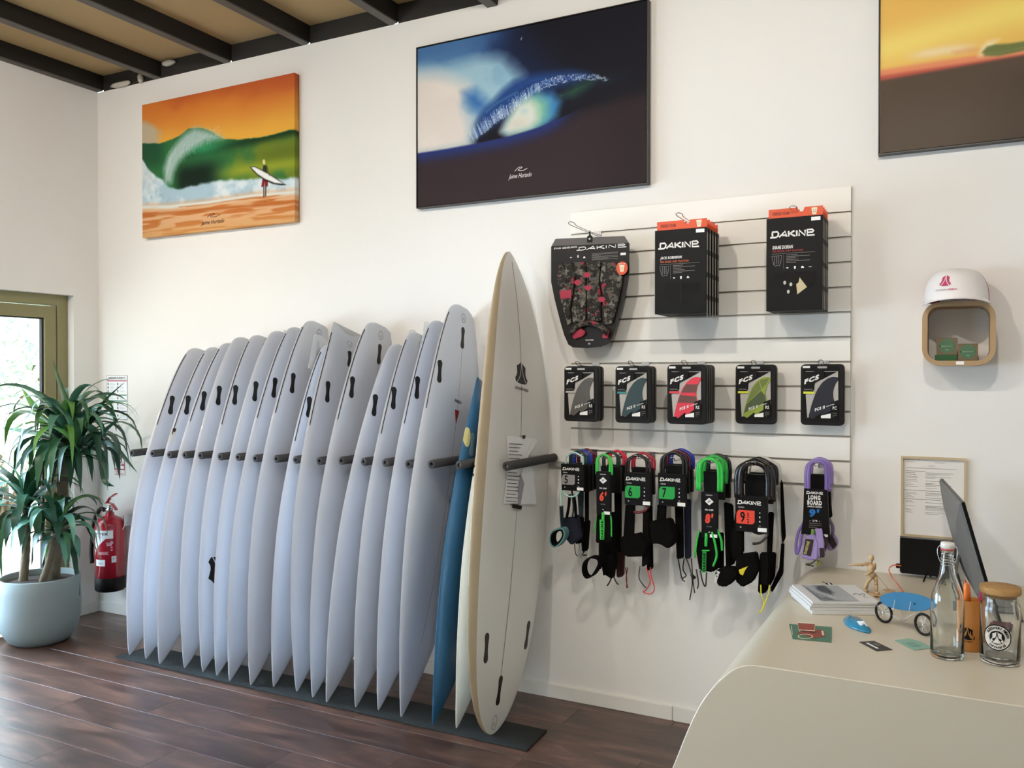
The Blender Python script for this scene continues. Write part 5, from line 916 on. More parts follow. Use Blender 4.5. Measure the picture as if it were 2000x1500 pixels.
for v, m in ((.865, M_sr), (.545, M_sg), (.41, M_sg), (.175, M_sb)): MB().box((w*.03, -.0046, h*v), (w*.97, -.0041, h*(v+.022))).build('colour_band', m, sg)
b = MB(); r = random.Random(2)
for row, v in enumerate((.80, .72, .64, .48, .34, .26, .09)):
    for col in (0, 1):
        if row == 6 and col == 0: continue
        ux = w*(.05+.47*col)
        b.box((ux, -.0046, h*(v-.02)), (ux+w*.055, -.0041, h*(v+.03)))
        for k in range(3): b.box((ux+w*.12, -.0046, h*(v-.015+k*.018)), (ux+w*(.12+r.uniform(.12, .26)), -.0041, h*(v-.012+k*.018)))
b.build('small_print', mat('sign_print', '6c6c72', .6), sg, doubles=False)
x0, x1, z0, z1 = -3.192, -3.094, .886, 1.026
s2 = thing('extinguisher_sign', 'red pictogram sign for the extinguisher, on the wall above it', 'sign', (x0, 0, z0)); w, h = x1-x0, z1-z0
MB().box((0, -.003, 0), (w, 0, h)).build('sign_board', mat('sign_cream', 'e8dcd4', .4), s2); MB().box((0, -.0036, h*.27), (w, -.0031, h)).build('red_field', M_sr, s2)
plate('extinguisher_icon', [(w*.10, h*.33), (w*.42, h*.33), (w*.42, h*.82), (w*.34, h*.88), (w*.34, h*.94), (w*.2, h*.94), (w*.2, h*.88), (w*.10, h*.82)], -.0041, .0004, M_sgn, s2)
plate('flame_icon', [(w*.55, h*.5), (w*.68, h*.62), (w*.58, h*.72), (w*.72, h*.72), (w*.60, h*.92), (w*.80, h*.80), (w*.92, h*.9), (w*.95, h*.7), (w*.92, h*.55)], -.0041, .0004, M_sgn, s2); plate('fire_box_icon', [(w*.6, h*.33), (w*.92, h*.33), (w*.92, h*.47), (w*.6, h*.47)], -.0041, .0004, M_sgn, s2)
b = MB(); [b.box((w*.08, -.0036, h*v), (w*e, -.0031, h*(v+.02))) for v, e in ((.20, .6), (.15, .45), (.09, .9), (.04, .8))]; b.build('small_print', M_sr, s2, doubles=False)
# ------------------------------------------------------------------ fire extinguisher
M_rd = mat('extinguisher_red', 'a5162b', .22, coat=.6)
c = at(215, 1080, y=-.105); fx = thing('fire_extinguisher', 'red fire extinguisher with black base hanging on the wall in the corner', 'fire extinguisher', (c.x, -.105, .185)); R = .088
MB().lathe([(0, .075), (R, .075), (R, .395), (R*.96, .42), (R*.80, .445), (R*.45, .462), (.026, .468), (.024, .485), (0, .485)], n=36).build('cylinder', M_rd, fx, True)
MB().lathe([(0, 0), (R*.9, 0), (R*1.01, .01), (R*1.01, .085), (R*.99, .09), (0, .09)], n=36).build('base_ring', M_black, fx, True)
MB().lathe([(0, .485), (.018, .485), (.018, .52), (.012, .53), (0, .53)], n=14).tube([(-.045, -.01, .495), (.03, -.01, .51)], .011, 8).build('valve', M_chrome, fx, True)
MB().band([(-.03, 0, .54), (.0, 0, .575), (.03, -.01, .585), (.085, -.02, .61)], .022, .006).build('lever', M_rd, fx, bevel=.001); MB().band([(-.01, 0, .545), (.03, -.005, .54), (.07, -.012, .515), (.085, -.018, .508)], .022, .006).build('carry_handle', M_rd, fx, bevel=.001)
MB().tube([(.035+.022*cos(a), -.014, .545+.026*sin(a)) for a in [k*pi/8 for k in range(16)]], .0014, 5, True).build('safety_pin', M_chrome, fx, True)
MB().tube(spline([(-.03, -.01, .50), (-.075, -.012, .50), (-.118, -.02, .43), (-.125, -.03, .33), (-.115, -.045, .24), (-.09, -.06, .17)], 6), .0125, 10).build('hose', M_black, fx, True)
MB().box((.085, .03, .40), (.092, .10, .47)).tube([(.088, .05, .47), (.088, .05, .43), (.09, .02, .38)], .004, 6).build('wall_bracket', M_chrome, fx)
LA = 46
def curved(par, name, r, a0, a1, z0, z1, m, cut=None):
    n = 14; b = MB(); vs = []
    for k in range(n+1):
        a = radians(a0+LA+(a1-a0)*k/n); zt = z1 if cut is None else z1-cut*max(0, (k/n-.35))**1.5; zb = z0 if cut is None else z0
        vs += [(r*sin(a), -r*cos(a), zb), (r*sin(a), -r*cos(a), zt)]
    b.add(vs, [(2*k, 2*k+2, 2*k+3, 2*k+1) for k in range(n)]); return b.build(name, m, par, doubles=False)
def cyltext(par, s, r, a0, z, w, h, m, bold=.02): text(s, (0, 0, 0), w, h, m, par, bold=bold, fn=lambda p: Vector((r*sin(radians(a0+LA)+p.x/r), -r*cos(radians(a0+LA)+p.x/r), z+p.z)))
M_ll = mat('extinguisher_label', 'dfe2e2', .4)
curved(fx, 'label', R+.0006, -62, 18, .335, .385, M_ll); n = 14
b = MB(); vs = []
for k in range(n+1):
    a = radians(-62+LA+50*k/n); vs += [((R+.0006)*sin(a), -(R+.0006)*cos(a), .225+.105*(k/n)**.6), ((R+.0006)*sin(a), -(R+.0006)*cos(a), .336)]
b.add(vs, [(2*k, 2*k+2, 2*k+3, 2*k+1) for k in range(n)]); b.build('label', M_ll, fx, doubles=False)
cyltext(fx, 'VIPER', R+.0012, -55, .355, .085, .016, M_dark_print); cyltext(fx, 'POUDRE ABC', R+.0012, -50, .343, .045, .006, M_grey_print)
curved(fx, 'service_label', R+.0006, -55, -12, .165, .205, M_ll); curved(fx, 'service_label', R+.0008, 12, 30, .185, .225, M_ll); cyltext(fx, 'NF', R+.0013, 15, .205, .014, .010, M_sg); cyltext(fx, '2023', R+.0013, -40, .178, .03, .008, M_sb)
b = MB()
for k in range(7): b.box((0, 0, 0), (.0001, .0001, .0001)) if False else None
for k, (a0, z, wd_, hh) in enumerate([(-8, .305, .03, .006), (-6, .29, .03, .012), (-45, .25, .07, .004), (-45, .243, .066, .004), (-45, .236, .07, .004), (8, .30, .016, .018), (9, .275, .011, .011), (9, .258, .011, .011)]):
    curved(fx, 'label_print', R+.0009, a0, a0+math.degrees(wd_/R), z, z+hh, mat('pale_red_print', 'cf9aa2', .5))
# ------------------------------------------------------------------ potted plant
M_pot = mat('concrete_pot', '79817f', .75, noise=.1, nscale=7, bump=.12, bscale=120); M_soil = mat('soil', '3a3128', 1, bump=.8, bscale=60, noise=.4, nscale=40)
pc = Vector((-3.075, -.585, 0)); pl = thing('potted_plant', 'tall dracaena with arching strap leaves in a round grey concrete pot by the glass door', 'plant', pc)
MB().lathe([(0, 0), (.135, 0), (.165, .02), (.195, .07), (.210, .13), (.214, .2), (.213, .30), (.210, .372), (.204, .378), (.196, .374), (.194, .34), (0, .33)], n=44).build('pot', M_pot, pl, True)
sb = MB(); sb.lathe([(0, .352), (.1, .35), (.194, .343)], n=30).build('soil', M_soil, pl, True)
M_trunk = mat('cane_bark', '6b5f4b', .85, noise=.3, nscale=25, bump=.5, bscale=50)
def leafmat(n, a, b_, c):
    m = mat(n, a, .38, spec=.5, noise=.22, nscale=7); return m
M_leaf = [leafmat('leaf_green', '335c38', 0, 0), leafmat('leaf_dark', '1f4430', 0, 0), leafmat('leaf_blue', '4e7b66', 0, 0), leafmat('leaf_light', '5d8c3e', 0, 0)]
heads = [(at(128, 850, y=-.50), .032, 64, .44), (at(52, 990, y=-.66), .022, 40, .36), (at(112, 1035, y=-.60), .018, 36, .32), (at(150, 880, y=-.52), .02, 26, .42)]
bases = [Vector((-3.06, -.52, .34)), Vector((-3.15, -.64, .34)), Vector((-3.05, -.60, .34)), None]
for (H, r, n, L), B0 in zip(heads, bases):
    if B0 is None: continue
    m_ = (H+B0)/2+Vector((.015, 0, .0)); b = MB(pc); pts = spline([B0-Vector((0, 0, .03)), m_, H+Vector((0, 0, .03))], 8); rr = [r*(1.12-.25*i/len(pts))*(1+.05*((i % 2)*2-1)) for i in range(len(pts))]
    b.tube(pts, rr, 12).build('cane', M_trunk, pl, True)
def leaf(p0, az, el, L, W, droop, m, twist=0):
    n = 11; p = Vector(p0); d = Vector((cos(az)*cos(el), sin(az)*cos(el), sin(el))); pts = []; st = L/n; e = el
    for i in range(n+1):
        pts.append(p.copy()); f = i/n; e = max(e-droop*(.25+1.5*f)/n*1.6, -radians(82)); d = Vector((cos(az)*cos(e), sin(az)*cos(e), sin(e))); p = p+d*st
        p.x = max(p.x, XL+.006); p.y = min(p.y, -.024)
    vs = []; fs = []; side = Vector((-sin(az), cos(az), 0))
    for i, q in enumerate(pts):
        f = i/n; w = W*min(1, (.45+2.2*f))*(1-max(0, (f-.45)/.55)**1.7)*.5+.0006; t = (pts[min(i+1, n)]-pts[max(i-1, 0)]).normalized(); nn = t.cross(side); nn = nn.normalized() if nn.length > 1e-6 else Vector((0, 0, 1)); s = (side*cos(twist*f)+nn*sin(twist*f))
        for a in (-1, 0, 1):
            v = q+s*w*a+nn*(-.22*w if a == 0 else 0)*(1 if nn.z > 0 else -1); v.x = max(v.x, XL+.005); v.y = min(v.y, -.022); vs.append(v-pc)
    for i in range(n): fs += [(3*i, 3*i+1, 3*i+4, 3*i+3), (3*i+1, 3*i+2, 3*i+5, 3*i+4)]
    return link('leaf', me_from(vs, fs), m, pl, True)
lr = random.Random(11)
for (H, r, n, L), hi in zip(heads, range(4)):
    for k in range(n):
        az = k*2.39996+lr.uniform(-.25, .25); f = k/n; el = radians(82-70*f+lr.uniform(-10, 10)); l = L*(.75+.45*sin(pi*min(1, f+.15)))*lr.uniform(.85, 1.1)
        leaf(H+Vector((cos(az)*r*.5, sin(az)*r*.5, .05-.16*f*(1 if hi == 0 else .6))), az, el, l, .044*lr.uniform(.8, 1.3), radians(75+70*f+lr.uniform(-15, 30)), M_leaf[lr.choice([0, 0, 1, 1, 2, 2, 3] if f < .5 else [0, 1, 1, 2])], lr.uniform(-.7, .7))
def leaf_to(pts, W, m):
    P = spline(pts, 5); n = len(P)-1; vs = []; 
    for i, q in enumerate(P):
        f = i/n; w = W*min(1, .5+2*f)*(1-max(0, (f-.4)/.6)**1.6)*.5+.0005; t = (P[min(i+1, n)]-P[max(i-1, 0)]).normalized(); s = t.cross(Vector((-.8, .55, 0))); s = s.normalized() if s.length > .01 else Vector((0, 0, 1))
        nn = t.cross(s)
        for a in (-1, 0, 1): vs.append(q+s*w*a+nn*(.2*w if a == 0 else 0)-pc)
    fs = []
    for i in range(n): fs += [(3*i, 3*i+1, 3*i+4, 3*i+3), (3*i+1, 3*i+2, 3*i+5, 3*i+4)]
    link('leaf', me_from(vs, fs), m, pl, True)
for path, W, mi in (([(140, 845), (126, 780), (102, 702)], .036, 0), ([(130, 860), (150, 860), (188, 870), (245, 740)], .0, 2), ([(100, 850), (70, 800), (42, 757)], .045, 3), ([(95, 850), (50, 842), (3, 836)], .03, 2), ([(150, 850), (172, 808), (188, 800), (232, 818)], .022, 2), ([(170, 880), (200, 845), (236, 815)], .026, 1), ([(185, 868), (215, 866), (240, 890), (268, 923)], .03, 1),
    ([(150, 845), (180, 820), (205, 782), (243, 747)], .018, 1), ([(110, 855), (105, 830), (97, 780)], .02, 3), ([(95, 870), (60, 880), (30, 915), (8, 960)], .022, 2), ([(190, 880), (200, 900), (205, 940), (224, 950)], .04, 1), ([(48, 985), (28, 940), (-5, 905)], .04, 0), ([(45, 990), (20, 1000), (0, 1060), (4, 1130)], .045, 0), ([(115, 1020), (150, 1010), (190, 1018)], .024, 2), ([(110, 1040), (140, 1070), (150, 1120), (156, 1165)], .03, 1), ([(100, 1020), (140, 1005), (165, 1020), (198, 1098)], .016, 1), ([(90, 1060), (96, 1110), (82, 1150), (74, 1177)], .022, 3)):
    if W: leaf_to([at(x, y, y=-.46 if mi != 0 else -.5) for x, y in path], W, M_leaf[mi])
# ------------------------------------------------------------------ wooden ring shelf, cap and soap boxes
M_oak = mat('light_ply', 'a98a63', .55, noise=.1, nscale=12); M_oak_in = M_oak
a = at(1801, 650, y=-.15); b_ = at(1945, 650, y=-.15); zt = at(1870, 588, y=-.15).z; zb = at(1870, 714, y=-.15).z; sx = (a.x+b_.x)/2; sw_ = b_.x-a.x; sh_ = zt-zb
sf = thing('ring_shelf', 'rounded square plywood ring shelf fixed to the wall', 'shelf', (sx, -.075, zb))
o = rrect(sw_, sh_, .062, 8, 0, sh_/2); i_ = rrect(sw_-.036, sh_-.036, .040, 8, 0, sh_/2); n = len(o); b = MB()
vs = [(p[0], -.075, p[1]) for p in o]+[(p[0], -.075, p[1]) for p in i_]+[(p[0], .073, p[1]) for p in o]+[(p[0], .073, p[1]) for p in i_]; fs = []
for k in range(n):
    j = (k+1) % n; fs += [(k, j, n+j, n+k), (k, 2*n+k, 2*n+j, j), (n+k, n+j, 3*n+j, 3*n+k), (2*n+k, 3*n+k, 3*n+j, 2*n+j)]
b.add(vs, fs); smooth_angle(b.build('shelf_ring', M_oak, sf), 40)
q = at(1875, 709, y=-.15); plate('price_tag', [(q.x-sx-.013, q.z-zb-.006), (q.x-sx+.013, q.z-zb-.006), (q.x-sx+.013, q.z-zb+.006), (q.x-sx-.013, q.z-zb+.006)], -.0762, .0008, M_label, sf)
M_kraft = mat('kraft_box', '6d5c42', .7); M_soapg = mat('soap_green', '28552c', .6); M_stamp = mat('green_stamp', '4c6b4d', .7); M_stp = mat('stamp_print', 'a9b592', .7)
fz = zb+.018
def soap(label, px0, px1, z0, z1, m, stamp):
    x0 = at(px0, 690, y=-.13).x; x1 = at(px1, 690, y=-.13).x; t = thing('soap_box', label, 'box', ((x0+x1)/2, -.10, z0), 'small soap boxes in the ring shelf'); w = (x1-x0)/2; h = z1-z0
    MB().box((-w, -.03, 0), (w, .03, h)).build('carton', m, t, bevel=.001, seg=1)
    if stamp:
        cz = h*.52; r_ = min(w, h/2)*.86; plate('round_stamp', [(r_*cos(k*pi/14), cz+r_*sin(k*pi/14)) for k in range(28)], -.0305, .0004, M_stamp, t); b = MB(); b.box((-r_*1.0, -.0312, cz-.003), (r_*.9, -.0306, cz+.0035)); b.build('stamp_band', M_soapg, t)
        text('MAKOUTI', (-r_*.7, -.0318, cz-.002), r_*1.4, .0042, M_stp, t, bold=.03); text('WAX', (-r_*.2, -.0312, cz-r_*.6), r_*.4, .004, M_stp, t)
soap('green soap box lying flat at the bottom left of the shelf', 1826, 1869, fz, fz+.022, M_soapg, False)
soap('brown soap box with green stamp, on top of the flat green one', 1829, 1870, fz+.022, fz+.022+.062, M_kraft, True)
soap('brown soap box with green stamp, standing at the right in the shelf', 1871, 1910, fz+.001, fz+.062, M_kraft, True)
# cap
cc = at(1870, 590, y=-.10); M_cw = mat('cap_white', 'e2ddd9', .8, sheen=.3); M_cm = mat('cap_magenta', '9e2b57', .8)
cp = thing('cap', 'white trucker cap with pink emblem sitting on top of the ring shelf', 'cap', (sx-.008, -.10, zt+.001)); A_ = .112; Hc = .118
def crown(t0, t1, name, m, sc=1.0):
    n1, n2 = 20, 10; vs = []; fs = []
    for i in range(n2+1):
        ph = (pi/2)*i/n2
        for k in range(n1+1):
            th = radians(t0+(t1-t0)*k/n1); rr = cos(ph)**.55; z = Hc*sin(ph)**.95; vs.append((A_*sc*rr*sin(th)*.97, -A_*1.05*sc*rr*cos(th), z+.002))
    for i in range(n2):
        for k in range(n1): fs.append((i*(n1+1)+k, i*(n1+1)+k+1, (i+1)*(n1+1)+k+1, (i+1)*(n1+1)+k))
    o = link(name, me_from(vs, fs), m, cp, True); return o
crown(-105, 72, 'front_panel', M_cw); crown(72, 255, 'mesh_back', M_cm); crown(70, 75, 'seam', M_cw, 1.004)
b = MB(); vs = []; n = 20
for lv, (rr) in enumerate((0.9, 1.0, 1.35, 1.62)):
    for k in range(n+1):
        th = radians(-68+136*k/n); sag = -.012*(abs(k/n-.5)*2)**2*(rr-.9)/.7; ext = 1 if rr <= 1 else 1+(rr-1)*cos(th*.95)**.7; vs.append((A_*.99*sin(th)*(1+.10*(rr-1)), -A_*1.05*cos(th)*ext-(0 if rr <= 1 else .0), .004+sag-(.006*(rr-.9))))
top = list(vs); low = [(x, y, z-.0035) for x, y, z in vs]; m1 = n+1
fs = [(l*m1+k, l*m1+k+1, (l+1)*m1+k+1, (l+1)*m1+k) for l in range(3) for k in range(n)]
link('brim', me_from(top, fs), M_cw, cp, True); link('brim_underside', me_from(low, [f[::-1] for f in fs]), M_cm, cp, True)
b = MB(); b.tube([Vector(top[3*m1+k])-Vector((0, 0, .0018)) for k in range(m1)], .0022, 6); b.build('brim_edge', M_cw, cp, True)
def capmap(p):  # x along the front, z up, wrapped on the crown
    th = p.x/A_; z = p.z; ph = math.asin(min(.98, max(.0, (z-.002)/Hc))**(1/.95)); rr = cos(ph)**.55; s = 1.008; return Vector((A_*s*rr*sin(th)*.97, -A_*1.05*s*rr*cos(th), z))
def emb3(par, cx, cz, k, m, wm, fn):
    def sub(poly):  # closed polygon fan from centre keeps the curvature
        return poly
    P = [fn(Vector((cx+x*k, 0, cz+z*k))) for x, z in EMB]; c0 = fn(Vector((cx, 0, cz))); link('emblem', me_from([c0]+P, [(0, i+1, (i+1) % len(P)+1) for i in range(len(P))]), m, par)
    for sg_ in (-1, 1):
        b = MB(); L = []
        for i, (x, z) in enumerate(EML):
            j = min(i+1, len(EML)-1); i2 = max(i-1, 0); dx, dz = EML[j][0]-EML[i2][0], EML[j][1]-EML[i2][1]; l = sqrt(dx*dx+dz*dz); nx, nz = -dz/l*.028, dx/l*.028
            for s_ in (1, -1): p_ = fn(Vector((cx+sg_*(x+s_*nx)*k, 0, cz+(z+s_*nz)*k))); L.append(p_+(p_-fn(Vector((cx, 0, cz))) )*0+Vector((0, -.0012, 0)))
        b.add(L, [(2*i, 2*i+1, 2*i+3, 2*i+2) for i in range(len(EML)-1)]); b.build('emblem_line', wm, par, doubles=False)
emb3(cp, -.040, .072, .042, mat('emblem_pink', 'b83a60', .6), M_cw, capmap)
text('ALESSANDRO', (-.075, 0, .034), .046, .006, M_grey_print, cp, bold=0, fn=capmap); text('PIERDO', (-.026, 0, .034), .030, .0065, mat('emblem_pink', 'b83a60', .6), cp, bold=.04, fn=capmap)
# ------------------------------------------------------------------ framed document
x0, x1, z0, z1 = 1.408, 1.634, .900, 1.212
fd = thing('framed_document', 'printed certificate in a thin pale wooden frame on the wall above the desk', 'picture frame', ((x0+x1)/2, 0, z0)); w, h = (x1-x0)/2, z1-z0; M_pale = mat('pale_wood', 'c0ab88', .5, noise=.08, nscale=20)
b = MB(); F_ = .008; [b.box(p_, q_) for p_, q_ in (((-w, -.018, 0), (-w+F_, 0, h)), ((w-F_, -.018, 0), (w, 0, h)), ((-w+F_, -.018, 0), (w-F_, 0, F_)), ((-w+F_, -.018, h-F_), (w-F_, 0, h)))]; b.build('frame', M_pale, fd, doubles=False)
MB().box((-w+F_, -.006, F_), (w-F_, -.003, h-F_)).build('document', mat('document_paper', 'e2ddd6', .5), fd)
b = MB(); r = random.Random(5)
def ln(u0, u1, v, t=.0012): b.box((-w+2*w*u0, -.0068, h*v), (-w+2*w*u1, -.0061, h*v+t))
for u0, u1, v, t in ((.07, .30, .955, .001), (.07, .2, .93, .001), (.52, .68, .93, .001), (.42, .52, .885, .0014), (.09, .85, .855, .0014), (.07, .38, .815, .0016), (.05, .62, .575, .0016), (.05, .62, .465, .0016)): ln(u0, u1, v, t)
for v in (.795, .775, .75, .735, .71, .69, .665, .645, .625, .545, .53, .51, .49, .44, .425, .38, .34, .325, .30): ln(.07, .07+r.uniform(.08, .2), v); 
for v in (.80, .785, .765, .75, .735, .70, .67, .66, .65, .635, .61, .55, .535, .52, .49, .43, .39, .38, .37, .355, .34, .31, .29): ln(.38, .38+r.uniform(.1, .46), v)
b.build('document_print', mat('doc_print', '7d7870', .7), fd, doubles=False)
# ------------------------------------------------------------------ counter
M_ctr = mat('counter_laminate', 'cdc3ad', .34, spec=.5)
DT = .747; YF = -1.345
prof = [(.735, 0), (.80, .16), (.862, .33), (.898, .422), (.943, .542), (.975, .612), (1.002, .655), (1.022, .682), (1.043, .704), (1.060, .720), (1.078, .733), (1.100, .742), (1.128, DT), (3.2, DT), (3.2, 0)]
ct = thing('reception_counter', 'white reception counter with rounded sloping left end, in front of the wall', 'counter', (2.0, -.67, 0)); cl_ = ct.location
sm = [Vector((x, 0, z)) for x, z in prof[:-2]]; sm = spline(sm, 3); pts = [(p.x, p.z) for p in sm]+[(3.2, DT), (3.2, 0)]
b = MB(cl_); n = len(pts); b.add([(x, YF, z) for x, z in pts]+[(x, -.001, z) for x, z in pts], [tuple(range(n)), tuple(range(2*n-1, n-1, -1))]+[(k, n+k, n+(k+1) % n, (k+1) % n) for k in range(n)]); o = b.build('counter_shell', M_ctr, ct, doubles=False); smooth_angle(o, 30)
bv = o.modifiers.new('edge', 'BEVEL'); bv.width = .0025; bv.segments = 2; bv.limit_method = 'ANGLE'; bv.angle_limit = radians(50)
# ---- monitor seen edge-on from behind
mo = thing('computer_monitor', 'large dark computer monitor seen edge-on at the right of the desk', 'monitor', (1.60, -.35, DT)); ml = mo.location
T0 = at(1836, 935, z=1.145); T1 = at(1876, 980, z=1.145); dT = (T1-T0).normalized(); T0 = Vector((T0.x, T0.y, 1.145)); T1 = T0+dT*.64
Bq = at(1930, 1150, y=T1.y); tilt = Vector((Bq.x-T1.x, 0, Bq.z-T1.z)); dn = (Vector((.27, 0, -1))*.375); nrm = dT.cross(dn).normalized(); nrm = nrm if nrm.x > 0 else -nrm
M_scr = mat('monitor_black', '090909', .3, spec=.3); M_mback = mat('monitor_grey', '615e5a', .4, metal=.2)
b = MB(ml); C4 = [T0, T1, T1+dn, T0+dn]; b.add([p_ for p_ in C4]+[p_+nrm*.010 for p_ in C4], [(0, 1, 2, 3), (7, 6, 5, 4)]+[(k, 4+k, 4+(k+1) % 4, (k+1) % 4) for k in range(4)]); b.build('screen', M_scr, mo, bevel=.002)
ctr = (C4[0]+C4[1]+C4[2]+C4[3])/4; b = MB(ml); rings = []
for f, dd in ((1, 0), (.96, .006), (.6, .022), (.2, .03)): rings.append([ctr+(p_-ctr)*f-nrm*dd for p_ in C4])
b.add([p_ for r_ in rings for p_ in r_], [(4*i+k, 4*i+(k+1) % 4, 4*i+4+(k+1) % 4, 4*i+4+k) for i in range(3) for k in range(4)]+[(12, 13, 14, 15)]); b.build('back_shell', M_mback, mo)
b = MB(ml); fy = ctr.y; b.prism([(ctr.x-.03, fy-.09, DT+.001), (ctr.x+.16, fy-.09, DT+.001), (ctr.x+.16, fy+.09, DT+.001), (ctr.x-.03, fy+.09, DT+.001)], (0, 0, .008)); b.build('foot', M_mback, mo, bevel=.002)
b = MB(ml); b.band([(ctr.x+.0, fy, DT+.009), (ctr.x-.03, fy, DT+.12), (ctr.x-.02, fy, ctr.z)], .12, .008); b.build('neck', M_mback, mo)
plate('maker_mark', [(0, 0), (.006, .001), (.008, .008), (.005, .016), (.0, .010)], 0, .001, M_label, mo).location = T1+dn*.80-nrm*.012-dT*.012-ml
# ---- small black screen
x0, x1, z0, z1 = 1.408, 1.60, .765, .905; bs = thing('tablet_screen', 'small black screen on a stand against the wall, below the framed certificate', 'screen', ((x0+x1)/2, -.06, DT)); bo = bs.location
plate('screen_body', rrect(x1-x0, z1-z0, .008, 3, 0, (z0+z1)/2-DT), -.008, .016, M_scr, bs, bevel=.002); MB().box((-.096, -.009, .155), (.096, .009, .159)).build('top_edge', M_mback, bs)
b = MB(); b.tube([(.0, -.004, .03), (-.012, -.05, .003)], .003, 6); b.tube([(.03, -.004, .02), (.05, -.04, .003)], .003, 6); b.tube([(.0, .004, .04), (.01, .045, .003)], .003, 6); b.build('stand_leg', M_black, bs)
MB().box((-.110, -.008, .035), (-.096, .006, .052)).build('clamp', M_black, bs, bevel=.002)
st = thing('lanyard', 'orange strap looping down from the small black screen', 'strap', at(1740, 1115, y=-.06)); so2 = st.location
MB(so2).band(spline([at(1760, 1105, y=-.075), at(1745, 1104, y=-.08), at(1736, 1112, y=-.085), at(1743, 1128, y=-.115), Vector((at(1752, 1140, z=DT+.010).x, at(1752, 1140, z=DT+.010).y-.01, DT+.014)), at(1766, 1158, z=DT+.006), at(1772, 1164, z=DT+.006)], 5), .012, .003).build('strap_band', mat('orange_strap', 'd9674a', .6), st)
# ---- magazines
M_mag = mat('magazine_pages', 'cfccc6', .6, noise=.05, nscale=90); M_mcov = mat('magazine_cover', 'dcdcdc', .35); M_photo = vcol_mat('cover_photo', .3)
A0 = Vector((1.189, -.759, 0)); ux = (Vector((1.376, -.661, 0))-A0).normalized(); ux = Vector((.90, .43, 0)).normalized(); uy = Vector((-ux.y, ux.x, 0)); A0 = Vector((1.187, -.765, 0))
hts = [(.013, 0, 0), (.012, -.012, .004), (.009, -.006, .001), (.008, .004, -.002)]; z = DT+.0005; lab = ['magazine at the bottom of the stack on the desk, grey spine', 'second magazine from the bottom of the stack', 'third magazine from the bottom of the stack', 'top magazine of the stack, grey surfing photo on its white cover']
for k, (h_, dx, dy) in enumerate(hts):
    O = A0+ux*dx*.5+uy*dy+Vector((0, 0, z)); t = thing('magazine', lab[k], 'magazine', O, 'stack of surf magazines'); w_, d_ = .218, .235
    MB().prism([Vector((0, 0, .0006)), ux*w_+Vector((0, 0, .0006)), ux*w_+uy*d_+Vector((0, 0, .0006)), uy*d_+Vector((0, 0, .0006))], (0, 0, h_-.0016)).build('pages', M_mag, t)
    MB().prism([Vector((0, 0, h_-.001)), ux*w_+Vector((0, 0, h_-.001)), ux*w_+uy*d_+Vector((0, 0, h_-.001)), uy*d_+Vector((0, 0, h_-.001))], (0, 0, .0008)).build('cover', M_mcov, t)
    if k == 3:
        p = Paint(90, 90, 4); n_ = p.noise(6, 6); p.mix(np.ones_like(p.U), 'a9afb3'); p.mix(p.poly([(0, 1), (.12, .6), (.3, .2), (.55, 0), (0, 0)], .05), '6d7274'); p.mix(p.poly([(.25, 1), (.3, .6), (.5, .35), (.62, .6), (.6, 1)], .05), '4f5558'); p.mix(ss(n_, .5, .7)*.5*ss(.6-p.U, 0, .2), 'c9cdd0'); p.mix(p.stroke([(.5, .62), (.6, .5), (.7, .55)], .015, .02), '2b3033')
        e = link('cover_photo', grid_color_mesh(90, 90, lambda u, v: [ux.x*(.03+.125*u)+uy.x*(.012+.21*v), ux.y*(.03+.125*u)+uy.y*(.012+.21*v), np.full_like(u, h_+.0006)], tolin(p.A)), M_photo, t)
        b = MB(); b.tube(spline([Vector((0, 0, h_+.0006))+ux*(.165+.04*u)+uy*(.09+.04*v) for u, v in ((0, .2), (.3, .6), (.5, .1), (.8, .5), (1, .3), (.6, -.5), (.8, -.9))], 5), .0012, 5); b.build('cover_signature', M_grey_print, t)
    z += h_
sp = thing('striped_ribbon', 'short black and white striped ribbon lying behind the magazines', 'ribbon', Vector((1.23, -.40, DT))); 
for k in range(3): MB(sp.location).band([at(1606+k*4, 1136+k*.5, z=DT+.006), at(1614+k*4, 1139, z=DT+.004), at(1618+k*4, 1143, z=DT+.003), at(1628+k*3.5, 1144.5, z=DT+.002)], .006, .001, axis=(1, 0, 0)).build('ribbon_stripe', M_black if k != 1 else M_label, sp)
# ---- wooden mannequin on a small board
M_man = mat('mannequin_wood', 'c5a67c', .5, noise=.07, nscale=30)
mq = thing('wooden_mannequin', 'small jointed wooden artist mannequin surfing on a little wooden board', 'figurine', (1.335, -.42, DT)); mqo = mq.location; ym = -.42
Q = lambda x, y, dy=0: at(x, y, y=ym+dy)
b = MB(mqo)
def limb(pts, rs): b.tube(pts, rs, 10)
limb([Q(1702, 1102), Q(1701, 1110), Q(1700, 1116)], [.012, .014, .010]); limb([Q(1700, 1116), Q(1702, 1121), Q(1706, 1127)], [.009, .012, .011])
limb([Q(1700, 1101), Q(1693, 1101, -.005), Q(1684, 1103, -.015), Q(1675, 1103, -.02), Q(1666, 1103, -.025), Q(1659, 1103, -.028)], [.0055, .006, .0045, .0055, .003, .004])
limb([Q(1708, 1103), Q(1708, 1110, .01), Q(1702, 1116, -.01), Q(1695, 1121, -.02), Q(1690, 1124, -.025)], [.006, .0055, .0045, .0045, .003])
limb([Q(1703, 1125), Q(1698, 1133, -.01), Q(1694, 1138, -.015), Q(1692, 1146, -.008), Q(1690, 1152, 0)], [.008, .0065, .0055, .0065, .004]); limb([Q(1709, 1126), Q(1711, 1134, .005), Q(1711, 1139, .005), Q(1712, 1148, 0), Q(1712, 1156, 0)], [.008, .0065, .0055, .0065, .004])
